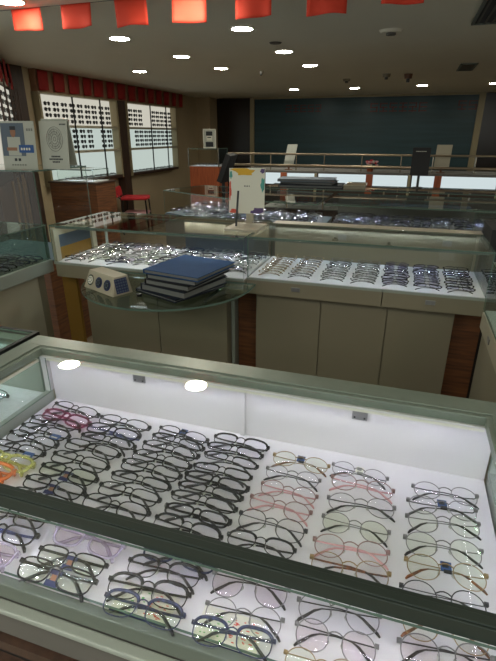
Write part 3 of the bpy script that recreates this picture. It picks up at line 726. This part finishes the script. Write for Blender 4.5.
blob(-.01, .215, .052, .018, 'yellow'); blob(-.05, .228, .04, .01, 'yellow', -.001); blob(-.095, .12, .008, .05, 'paint_red'); blob(-.09, .2, .008, .02, 'paint_teal'); blob(.09, .15, .012, .035, 'paint_teal'); blob(.088, .22, .014, .012, 'paint_purple')
blob(-.07, .01, .025, .014, 'paint_red'); blob(.07, .016, .035, .016, 'paint_purple'); blob(.04, .008, .018, .009, 'paint_purple', -.001)
for q in (-.012, -.004, .004, .014): mb.box(q-.0025, q+.0025, -.001, 0, .14, .146, 'ink', T=T)
mb.build('poster', st)
mb = MB(); mb.box(-.02, .02, .088, .11, .013, .075, 'cream_light'); mb.build('card_holder', st)

# perpendicular case on the left
lc = empty('display_case', 'glass case with pale cabinet running away from the camera, beside the slate opening', 'display case', (-2.2, 1.5, FLOOR))
B('tray', lc, [(-2.5, -1.925, .5, 2.19, .79, .80, 'grey_panel')])
B('ledge', lc, [(-1.9245, -1.90, .5, 2.19, .735, .805, 'pale_edge')], bevel=.004)
for a, b in ((.5, 1.2), (1.205, 1.76), (1.765, 2.08)):
    B('door', lc, [(-1.945, -1.93, a, b, FLOOR+.05, .73, 'cream_light')], bevel=.001)
B('base_cabinet', lc, [(-2.5, -1.946, .5, 2.15, FLOOR, .7895, 'cream')])
B('back_panel', lc, [(-2.5, -2.492, .5, 2.19, .80, .995, 'slate')])
pane('glass_top', lc, -2.5, -1.915, .5, 2.20, .9965, 1.003, 'top_glass')
pane('glass_front', lc, -1.9205, -1.915, .5, 2.19, .806, .996, 'tinted_glass')
pane('glass_side', lc, -2.49, -1.922, 2.185, 2.19, .801, .996, 'tinted_glass')
leds(lc, -2.47, 0, .6, .99, 20, 'led_mid', .005, 'y', 2.15)
for r in range(9):
    for c in range(3):
        kk = random.choice(['violet', 'navy', 'slim', 'blueglint'])
        put_small(kk, -1.99-c*.16+random.uniform(-.01, .01), 1.70+r*.052, .80, random.uniform(-.3, .3)+.2, random.uniform(.2, .5), '%s glasses in case beside slate opening, %s from far end, %s from pane' % (CFG[kk]['desc'], ORDN[8-r], ORDN[c]), 'glasses in the left edge case')
# perpendicular case at the right edge
rc = empty('display_case', 'pale case seen end on, in front of the black partition', 'display case', (.65, 1.5, FLOOR))
B('base_cabinet', rc, [(.375, .95, .9, 2.04, FLOOR, .7195, 'cream')])
B('drawer', rc, [(.362, .95, .9, 2.05, .72, .789, 'cream_light')], bevel=.002)
mb = MB(); mb.box(.358, .3615, 1.80, 1.84, .745, .765, 'lock_metal'); rebase(mb, rc).build('lock', rc)
B('tray', rc, [(.37, .95, .9, 2.04, .7895, .80, 'white_tray')])
pane('glass_front', rc, .362, .367, .9, 2.05, .801, .994, 'tinted_glass'); pane('glass_top', rc, .362, .95, .9, 2.05, .995, 1.001, 'top_glass'); pane('glass_side', rc, .368, .95, 2.045, 2.05, .801, .994, 'tinted_glass')
B('back_panel', rc, [(.942, .95, .9, 2.04, .80, .99, 'cream')])
bp = B('block', None, [(.405, .455, 2.45, 2.75, FLOOR+.0005, 1.06, 'matte_black')]); tag(bp, 'black upright partition filling the dark gap at the end of the case of neat columns', 'block')  # matte black box fills the dark gap between the cases
# heap case at the right, behind
hc = empty('display_case', 'small glass case heaped with blue-glinting glasses, beyond the black partition', 'display case', (.7, 3.1, FLOOR))
B('base_cabinet', hc, [(.44, 1.1, 2.85, 3.4, FLOOR, .83, 'dark_wood')]); B('tray', hc, [(.44, 1.1, 2.85, 3.4, .8305, .84, 'grey_panel')])
pane('glass_front', hc, .44, 1.1, 2.85, 2.855, .841, 1.0); pane('glass_side', hc, .44, .445, 2.856, 3.4, .841, 1.0); pane('glass_top', hc, .44, 1.1, 2.85, 3.4, 1.001, 1.007)
leds(hc, .47, 1.07, 2.87, .998, 16, 'led_mid', .006)
i = 0
for r in range(5):
    for c in range(4):
        kk = random.choice(['violet', 'blueglint', 'blueglint'])
        put_small(kk, .54+c*.135, 2.90+r*.09, .84, random.uniform(-.5, .5), random.uniform(.3, .8), '%s glasses in the heap beyond the black partition, %s row, %s across' % (CFG[kk]['desc'], ORDN[r], ORDN[c]), 'glasses heaped in the small right case', 1.05)

# ------------------------------------------------------------- third row
c3 = empty('display_case', 'glass case with slanted end behind the poster card, strewn with glinting glasses', 'display case', (-1.3, 3.9, FLOOR))
P3 = [(-2.13, 4.03), (-1.25, 3.58), (-.60, 3.50), (-.60, 4.25), (-1.95, 4.55)]
def off(P, c=Vector((-1.3, 3.9))): return [(p[0]-c.x, p[1]-c.y) for p in P]
mb = MB(); mb.poly(off(P3), 0, .92, 'grey_panel'); mb.build('base_cabinet', c3)
mb = MB(); mb.poly(off([(x*.995, y*.998+.01) for x, y in P3]), .9205, .93, 'slate'); mb.build('tray', c3)
mb = MB(); mb.poly(off(P3), 1.125, 1.133, 'top_glass', 'glass_edge'); mb.build('glass_top', c3)
for (p, q) in ((P3[0], P3[1]), (P3[1], P3[2])):
    p, q = Vector(p)-Vector((-1.3, 3.9)), Vector(q)-Vector((-1.3, 3.9)); d = (q-p); T = Matrix.Translation((p.x, p.y, 0)) @ Matrix.Rotation(math.atan2(d.y, d.x), 4, 'Z')
    mb = MB(); mb.box(.003, d.length-.003, 0, .005, .931, 1.124, 'case_glass', T=T, edge='glass_edge'); mb.build('glass_front', c3)
mb = MB(); T = Matrix.Identity(4)
leds(c3, -1.7, -.65, 4.1, .993, 30, 'led_mid', .006)
for r in range(5):
    for c in range(7):
        x = -1.78+c*.175+random.uniform(-.03, .03); y = 3.66+r*.11+random.uniform(-.02, .02)
        if x < -1.25: y += (-1.25-x)*.5
        kk = random.choice(['blueglint', 'silver', 'dark', 'violet'])
        put_small(kk, x, y, .80, random.uniform(-1, 1), random.uniform(.1, .7), '%s glasses strewn in slant-ended case, %s row, %s from slanted end' % (CFG[kk]['desc'], ORDN[r], ORDN[c]), 'glasses strewn in the slant-ended case')
SC3 = []
for r in range(8):
    for c in range(9):
        x = -1.95+c*.15+random.uniform(-.05, .05); y = 3.62+r*.085+random.uniform(-.03, .03)
        if x < -1.25: y += (-1.25-x)*.5
        SC3.append((random.choice(['blueglint', 'silver', 'dark', 'violet']), x, y, .815, random.uniform(-1, 1), random.uniform(.3, .9), 1., False))
r3 = empty('display_case', 'long dim glass case with purple glints, just behind the case of neat columns', 'display case', (.2, 3.8, FLOOR))
B('base_cabinet', r3, [(-.56, 1.6, 3.52, 4.25, FLOOR, .789, 'dark_wood')]); B('tray', r3, [(-.56, 1.6, 3.5, 4.25, .79, .80, 'grey_panel')])
B('back_panel', r3, [(-.55, 1.6, 4.24, 4.25, .801, .995, 'grey_panel')]); B('shelf', r3, [(-.2, .5, 4.1, 4.23, .93, .94, 'slate')])
pane('glass_front', r3, -.56, 1.6, 3.5, 3.506, .801, .996); pane('glass_top', r3, -.56, 1.6, 3.5, 4.25, .997, 1.004, 'top_glass')
leds(r3, -.5, 1.55, 3.62, .994, 40, 'led_mid', .008); leds(r3, -.5, 1.55, 4.0, .994, 40, 'led_mid', .008)
# --------------------------------------------------- the many far glasses
STUFF = list(SC3)
def stuff_add(key, x, y, z, rz, tilt, sc=1., vert=False):
    STUFF.append((key, x, y, z, rz, tilt, sc, vert))
for r in range(5):
    for c in range(14):
        stuff_add(random.choice(['violet', 'blueglint', 'violet', 'silver']), -.46+c*.15, 3.72+r*.10, .82, random.uniform(-.8, .8), random.uniform(.2, .8), 1.05)
# fourth row
r4 = empty('display_case', 'dark glass case of the fourth row, folders lying on it', 'display case', (-.2, 4.8, FLOOR))
B('base_cabinet', r4, [(-1.35, 1.9, 4.62, 5.1, FLOOR, .799, 'dark_wood')]); B('tray', r4, [(-1.35, 1.9, 4.6, 5.1, .80, .81, 'grey_panel')])
pane('glass_front', r4, -1.35, 1.9, 4.6, 4.606, .811, .986); pane('glass_top', r4, -1.35, 1.9, 4.6, 5.1, .987, .994, 'top_glass')
B('mullion', r4, [(x, x+.012, 4.585, 4.5995, .81, .99, 'rail_metal') for x in (-1.1, -.75, -.2, .35, .9)])
for r in range(2):
    for c in range(16):
        stuff_add(random.choice(['violet', 'silver', 'blueglint']), -1.2+c*.19, 4.75+r*.16, .81, random.uniform(-.8, .8), random.uniform(.2, .8), 1.05)
z = .9945
for i, (w, d, rz, cx, cy, m, lb) in enumerate(((.62, .34, 3, -.90, 4.85, 'folder_dark', 'wide dark tray of papers lying on the fourth row case, lowest of the pile'), (.52, .3, -4, -.93, 4.86, 'matte_black', 'black flat folder in the middle of the pile on the fourth row case'), (.56, .3, 5, -.95, 4.85, 'slate', 'grey flat folder on top of the pile on the fourth row case'))):
    t = empty('folder', lb, 'folder', (cx, cy, z), radians(rz), 'folders on the fourth row case'); mb = MB(); mb.box(-w/2, w/2, -d/2, d/2, 0, .004, m); mb.box(-w/2, w/2, -d/2, d/2, .022, .026, m); mb.box(-w/2, -w/2+.004, -d/2, d/2, .004, .022, m); mb.build('cover', t)
    mb = MB(); mb.box(-w/2+.0045, w/2-.01, -d/2+.01, d/2-.01, .0043, .0217, 'folder_pages'); mb.build('pages', t); z += .0265
t = empty('leaflet_pile', 'low pile of tan leaflets on the fourth row case, beside the folders', 'leaflets', (-.48, 4.82, .9945)); mb = MB(); mb.box(-.1, .1, -.08, .08, 0, .03, 'cream'); mb.build('sheets', t); mb = MB(); mb.box(-.07, .11, -.05, .07, .0305, .05, 'rail_metal'); mb.build('top_sheets', t)
# --------------------------------------------------- lit counter and rails
rcn = empty('counter', 'long back counter with white lit front boxes between brown wooden posts', 'counter', (0, 6.2, FLOOR))
B('body', rcn, [(-2.05, 4.2, 6.03, 6.6, FLOOR, 1.04, 'dark_wood')]); B('countertop', rcn, [(-2.08, 4.2, 5.98, 6.62, 1.0405, 1.06, 'grey_panel')])
xs = [-1.74, -1.46, -1.07, -.42, .02, .34, .96, 1.6, 2.2, 2.8]
for a, b in zip(xs, xs[1:]):
    B('lit_box', rcn, [(a+.025, b-.025, 5.995, 6.0295, .90, 1.032, 'counter_box')])
for i, x in enumerate(xs):
    w = .055 if x in (-1.46, -.42, .34) else .02
    B('post', rcn, [(x-w, x+w*.4, 5.97, 5.9945, FLOOR, 1.04, 'orange_wood' if w > .03 else 'beige_trim')])
rail = empty('railing', 'double brass-toned railing standing along the lit back counter', 'railing', (0, 6.1, 1.06))
mb = MB(); mb.tube([(-2.25, 0, .19), (4.1, 0, .19)], .012, 'rail_metal', 8); mb.build('top_rail', rail, True)
mb = MB(); mb.tube([(-2.25, 0, .055), (4.1, 0, .055)], .016, 'rail_metal', 8); mb.build('lower_rail', rail, True)
for x in [-2.2, -1.95, -1.68, -1.35, -1.0, -.55, -.1, .25, .7, 1.2, 1.7, 2.3]:
    mb = MB(); mb.tube([(x, 0, .0), (x, 0, .19)], .008, 'chrome', 6); mb.build('rail_post', rail)
def slant_sign(name, x, y, z, w, h, skew, m, label, stand, frame=None, zf=None):
    t = empty(name, label, 'sign', (x, y, z)); mb = MB()
    b = 0; mb.v += [Vector(p) for p in ((-w/2, 0, 0), (w/2, 0, 0), (w/2+skew, .05, h), (-w/2+skew, .05, h), (-w/2, .012, 0), (w/2, .012, 0), (w/2+skew, .062, h), (-w/2+skew, .062, h))]
    for f in ((0, 1, 2, 3), (5, 4, 7, 6), (0, 4, 5, 1), (1, 5, 6, 2), (2, 6, 7, 3), (3, 7, 4, 0)): mb.f.append(list(f)); mb.m.append(mb.mi(m))
    mb.build('panel', t, bevel=.002)
    mb = MB(); zb = (zf if zf is not None else 1.06)-z
    mb.cyl((0, .02), .012, zb+.008, .012, stand, 10); mb.cyl((0, .02), .05, zb, zb+.008, stand, 16); mb.build('stand', t); return t
slant_sign('counter_sign', -1.46, 6.15, 1.125, .125, .235, .035, 'paper_grey', 'pale tilted blank sign above the lit counter, nearer the poster card', 'brown_wood')
slant_sign('counter_sign', .35, 6.15, 1.125, .165, .24, .01, 'cream_light', 'pale blank sign beside the black upright screen over the lit counter', 'brown_wood')
bs = slant_sign('screen', .095, 5.0, 1.11, .165, .25, .0, 'matte_black', 'black upright screen with tiny white writing, on a stand before the lit counter', 'black', zf=.9945)
mb = MB()
for i in range(6): mb.box(-.05+i*.016, -.039+i*.016, .0405, .0425, .212, .218, 'paper')
mb.build('lettering', bs)
bs2 = empty('screen', 'dark slanted screen beside the poster card, seen from its side', 'screen', (-2.05, 5.35, FLOOR))
mb = MB(); T = Matrix.Translation((0, 0, 1.1)) @ Matrix.Rotation(radians(22), 4, 'Y'); mb.box(-.03, .03, -.12, .12, 0, .32, 'matte_black', T=T); mb.box(-.032, -.03, -.10, .10, .02, .30, 'slate', T=T); mb.build('display', bs2, bevel=.004)
mb = MB(); mb.cyl((0.01, 0), .02, .012, 1.12, 'black', 12); mb.cyl((0.01, 0), .12, 0, .012, 'black', 20); mb.build('stand', bs2)
t = empty('flower_pot', 'small pot of pink blossoms on the lit counter at its middle post', 'flower pot', (-.45, 6.2, 1.0605))
mb = MB(); mb.cyl((0, -.04), .035, 0, .06, 'orange_wood', 14, .045); mb.build('pot', t)
mb = MB()
for i in range(22):
    r = random.Random(i); x, y, z_ = r.uniform(-.06, .08), r.uniform(-.07, 0), .065+r.uniform(0, .06)
    mb.cyl((x, y), .013, z_-.004, z_+.01, r.choice(['pink_soft', 'fabric_red', 'paper']), 6, .018)
mb.build('blossoms', t)

# --------------------------------------- tall case at left with two signs
tc = empty('display_case', 'tall glass case with two signs standing on its glass top', 'display case', (-2.8, 3.05, FLOOR))
B('base_cabinet', tc, [(-3.3, -2.44, 2.76, 3.33, FLOOR, .60, 'brown_wood')])
B('shelf', tc, [(-3.3, -2.44, 2.76, 3.33, .6005, .61, 'slate')])
pane('glass_top', tc, -3.3, -2.43, 2.74, 3.34, 1.236, 1.246, 'tinted_glass')
pane('glass_front', tc, -3.3, -2.436, 2.75, 2.756, .611, 1.2355, 'case_glass'); pane('glass_side', tc, -2.4355, -2.43, 2.757, 3.33, .611, 1.2355, 'case_glass')
ps = empty('poster', 'photo poster of a man holding a blue sign, standing on the tall case', 'poster', (-2.60, 2.84, 1.2465), radians(6))
T = Matrix.Rotation(radians(-7), 4, 'X'); mb = MB(); mb.box(-.14, .125, 0, .006, 0, .245, 'paper_grey', T=T)  # grey paper puts the backlit card's shade into its colour
mb.build('card', ps)
mb = MB(); mb.box(-.135, .045, -.001, 0, .068, .235, 'slate', T=T); mb.box(-.005, .11, -.002, -.001, .085, .125, 'blue_ink', T=T)
for i in range(4): mb.box(.01+i*.02, .022+i*.02, -.0026, -.002, .098, .110, 'paper', T=T)
mb.box(-.09, .01, -.0018, -.001, .07, .165, 'paper_grey', T=T); mb.box(-.10, -.02, -.0022, -.0018, .095, .112, 'skin_print', T=T)
b = len(mb.v); mb.v.append(T @ Vector((-.04, -.0024, .192)))
for k in range(16): mb.v.append(T @ Vector((-.04+.021*cos(2*pi*k/16), -.0024, .190+.027*sin(2*pi*k/16))))
for k in range(16): mb.f.append([b, b+1+k, b+1+(k+1) % 16]); mb.m.append(mb.mi('skin_print'))
mb.box(-.062, -.018, -.003, -.0024, .20, .219, 'ink', T=T)
for i in range(3): mb.box(.065+i*.018, .078+i*.018, -.001, 0, .195, .208, 'grey_ink', T=T)
for i in range(2): mb.box(-.05+i*.03, -.03+i*.03, -.001, 0, .042, .056, 'ink', T=T)
for i in range(6): mb.box(-.075+i*.02, -.062+i*.02, -.001, 0, .018, .026, 'grey_ink', T=T)
mb.build('print', ps); ps.scale = (1, 1, 1.28)
ts = empty('tent_card', 'folded tent card, greyed as if backlit, with a round dial pattern, beside the photo poster', 'sign', (-2.36-.04, 2.90, 1.2465), radians(4))
T = Matrix.Translation((-.0, 0, 0)) @ Matrix.Rotation(radians(-8), 4, 'X'); mb = MB(); mb.box(-.07, .145, 0, .005, 0, .245, 'paper_grey', T=T)  # both faces coloured grey for the shade of a backlit card
mb.box(-.07, .145, .10, .105, 0, .24, 'paper_grey', T=Matrix.Rotation(radians(10), 4, 'X'))
mb.build('card', ts)
mb = MB()
for r in (.062, .05, .038, .024, .010):
    mb.tube([T @ Vector((.045+r*cos(2*pi*k/36), -.0012, .155+r*sin(2*pi*k/36))) for k in range(36)], .0013, 'grey_ink', 4, True)
for k in range(12): a = 2*pi*k/12; mb.tube([T @ Vector((.045+.024*cos(a), -.0012, .155+.024*sin(a))), T @ Vector((.045+.05*cos(a), -.0012, .155+.05*sin(a)))], .001, 'grey_ink', 4)
for zz_, n in ((.062, 6), (.048, 9), (.034, 5)):
    for i in range(n): mb.box(.045-n*.006+i*.012, .045-n*.006+i*.012+.009, -.001, 0, zz_, zz_+.008, 'ink', T=T)
for i in range(5): mb.box(.09+i*.01, .097+i*.01, -.001, 0, .225, .232, 'ink', T=T)
mb.build('print', ts); ts.scale = (1, 1, 1.28)
# wooden counter with little glass case
wc = empty('counter', 'brown wooden counter carrying a small glass box, in front of the red chair', 'counter', (-3.3, 4.7, FLOOR))
B('body', wc, [(-3.88, -3.27, 4.62, 5.0, FLOOR, .965, 'brown_wood')])
B('countertop', wc, [(-3.89, -3.26, 4.61, 5.01, .9655, .98, 'dark_wood')])
gb = empty('display_case', 'small bright glass box on the brown wooden counter', 'display case', (-3.5, 4.8, .9805))
pane('glass_front', gb, -3.78, -3.31, 4.65, 4.655, .981, 1.11); pane('glass_side', gb, -3.315, -3.31, 4.656, 4.96, .981, 1.11); pane('glass_top', gb, -3.78, -3.31, 4.65, 4.96, 1.111, 1.117)
B('tray', gb, [(-3.77, -3.32, 4.66, 4.95, .981, .99, 'white_tray')]); leds(gb, -3.75, -3.33, 4.67, 1.109, 14, 'led_mid', .008)
for i in range(6): stuff_add('silver', -3.70+i%3*.15, 4.74+(i//3)*.13, .99, .2, .4)
# small far case with portrait
fc = empty('display_case', 'small far glass case on an orange wooden base by the back corner', 'display case', (-3.45, 8.3, FLOOR))
B('base_cabinet', fc, [(-3.70, -3.15, 8.05, 8.5, FLOOR, .955, 'orange_wood')]); B('tray', fc, [(-3.70, -3.15, 8.05, 8.5, .9555, .97, 'white_tray')])
pane('glass_front', fc, -3.70, -3.15, 8.03, 8.04, .97, 1.245); pane('glass_top', fc, -3.70, -3.15, 8.03, 8.5, 1.2455, 1.255); pane('glass_side', fc, -3.16, -3.15, 8.041, 8.5, .971, 1.245)
B('corner_post', fc, [(-3.715, -3.70, 8.02, 8.04, .955, 1.26, 'chrome'), (-3.15, -3.135, 8.02, 8.04, .955, 1.26, 'chrome')])
leds(fc, -3.66, -3.19, 8.08, 1.243, 12, 'led_mid', .01)
for i in range(8): stuff_add(random.choice(['silver', 'dark']), -3.62+i%4*.13, 8.15+(i//4)*.16, .97, .3, .5)
pt = empty('framed_photo', 'black and white portrait photo standing on the small far case', 'photo', (-3.37, 8.2, 1.2555))
mb = MB(); mb.box(-.12, .12, 0, .015, 0, .31, 'paper'); mb.build('frame', pt)
mb = MB(); mb.box(-.1, .1, -.003, 0, .02, .29, 'paper_grey'); mb.box(-.05, .05, -.006, -.003, .12, .25, 'paper'); mb.box(-.06, .06, -.009, -.006, .20, .27, 'ink'); mb.box(-.07, .07, -.006, -.003, .02, .1, 'ink'); mb.box(-.035, .035, -.009, -.006, .165, .18, 'ink'); mb.build('print', pt)
# red chair
ch = empty('chair', 'red padded chair with dark legs beside the brown wooden counter', 'chair', (-4.42, 7.35, FLOOR), radians(20))
mb = MB()
b = [(-.22, -.2), (.22, -.2), (.24, 0), (.21, .2), (-.21, .2), (-.24, 0)]; mb.poly(b, .58, .63, 'fabric_red'); mb.build('seat', ch, bevel=.02)
mb = MB(); T = Matrix.Translation((-.27, 0, .62)) @ Matrix.Rotation(radians(-14), 4, 'Y'); mb.box(-.02, .02, -.2, .2, 0, .17, 'fabric_red', T=T); mb.build('backrest', ch, bevel=.018)
for sx in (-.19, .19):
    for sy in (-.17, .17):
        mb = MB(); mb.tube([(sx, sy, .58), (sx*1.15, sy*1.1, 0.0)], .014, 'black', 8); mb.build('leg', ch)
mb = MB()
for sy in (-.17, .17): mb.tube([(-.19, sy, .57), (-.25, sy, .62), (-.29, sy, .72)], .012, 'black', 8)
mb.build('back_frame', ch)
mb = MB(); mb.box(-.2, .2, -.18, .18, .34, .37, 'pink_soft'); mb.build('lower_shelf', ch)

# ------------------------------------------------------- lit wall displays
def wall_unit(y0, y1, label, rods, w):
    t = empty('wall_display', label, 'display', (XW, (y0+y1)/2, .8))
    Z0, Z1 = .83, 1.985
    B('light_panel', t, [(XW+.005, XW+.03, y0, y1, Z0, 1.60, 'lightbox'), (XW+.005, XW+.03, y0, y1, 1.602, Z1, 'lightbox_warm')], label='softly glowing backing panel')
    B('frame', t, [(XW, XW+.16, y0-.04, y0, Z0-.05, Z1+.02, 'beige_trim'), (XW, XW+.16, y1, y1+.04, Z0-.05, Z1+.02, 'beige_trim'), (XW, XW+.16, y0, y1, Z1, Z1+.02, 'beige_trim'), (XW, XW+.16, y0, y1, Z0-.05, Z0-.0005, 'dark_wood')])
    for zs in (1.25, 1.60):
        B('shelf', t, [(XW+.031, XW+.15, y0+.001, y1-.001, zs-.035, zs, 'cream_light')])
    for q in rods:
        B('rod', t, [(XW+.15, XW+.165, y0+(y1-y0)*q, y0+(y1-y0)*q+.02, Z0, Z1, 'black')])
    for zs, n in ((1.60, 4), (1.25, 4)):
        for c in range(w):
            yy = y0+.09+(y1-y0-.18)*(c+.5)/w
            if random.random() < .1: continue
            for k in range(n):
                stuff_add('sun', XW+.10, yy+random.uniform(-.008, .008), zs+.045+k*.073, 0, 0, 1.0, True)
    for c in range(w+2):
        stuff_add('sun', XW+.09, y0+.08+(y1-y0-.16)*(c+.5)/(w+2), Z0, pi/2+random.uniform(-.2, .2), .4, 1.)
wall_unit(5.79, 7.60, 'nearer of the two glowing wall displays of glasses', (.36, .74), 9)
wall_unit(7.96, 9.84, 'farther of the two glowing wall displays of glasses', (.42, .76), 10)
struct(B('trim_4', None, [(XW, XW+.14, 7.69, 7.91, FLOOR, 2.005, 'dark_wood')]))
# glowing display on the angled wall
t = empty('wall_display', 'glowing display with hanging glasses on the angled wall behind the photo poster', 'display', A0)
t.rotation_euler = (0, 0, ang); 
mb = MB(); mb.box(.1, 2.0, .005, .03, 1.18, 1.98, 'lightbox_warm'); mb.build('light_panel', t, label='softly glowing backing panel')
mb = MB(); mb.box(.1, 2.0, .031, .12, 1.15, 1.179, 'beige_trim'); mb.box(.1, 2.0, .031, .12, 1.55, 1.58, 'beige_trim'); mb.build('shelf', t)
for q in (.08, .42, .85, 1.3, 1.75): mb = MB(); mb.box(q, q+.03, .12, .135, 1.0, 2.0, 'dark_wood'); mb.build('post', t)
for zs in (1.18, 1.58):
    for c in range(8):
        for k in range(4):
            p = TL @ Vector((.2+c*.2, .08, 0)); STUFF.append(('sun', p.x, p.y, zs+.05+k*.08, ang+pi, 0, 1., True))
# one object for all the countless far pairs
mb = MB(); cache = {}
for key, x, y, z, rz, tilt, sc, vert in STUFF:
    if key not in cache:
        q = MB()
        for nm, p in spec_parts(CFG[key], 10, True):
            b = len(q.v); q.v += p.v
            for f, m in zip(p.f, p.m): q.f.append([b+i for i in f]); q.m.append(q.mi(p.mats[m]))
        cache[key] = q
    q = cache[key]
    if vert:
        if rz == 0: R_ = Matrix.Rotation(pi/2, 4, 'Z') @ Matrix.Rotation(pi/2, 4, 'X')
        else: R_ = Matrix.Rotation(rz, 4, 'Z') @ Matrix.Rotation(pi/2, 4, 'X')
        T = Matrix.Translation((x, y, z-.018)) @ R_
    else: T = Matrix.Translation((x, y, z+.001+rest_z([tuple(v) for v in q.v], tilt))) @ Matrix.Rotation(rz, 4, 'Z') @ Matrix.Rotation(tilt, 4, 'X')
    b = len(mb.v); mb.v += [T @ (v*sc) for v in q.v]
    for f, m in zip(q.f, q.m): mb.f.append([b+i for i in f]); mb.m.append(mb.mi(q.mats[m]))
o = mb.build('far_eyeglasses', None, True); tag(o, 'countless tiny glasses on the lit wall displays and in the far rows of cases', 'glasses', 'far glasses', 'stuff')

# ------------------------------------------------------------------ light
W = bpy.data.worlds.new('world'); S.world = W; W.use_nodes = True
W.node_tree.nodes['Background'].inputs[0].default_value = (.94, 1.0, .95, 1); W.node_tree.nodes['Background'].inputs[1].default_value = .85
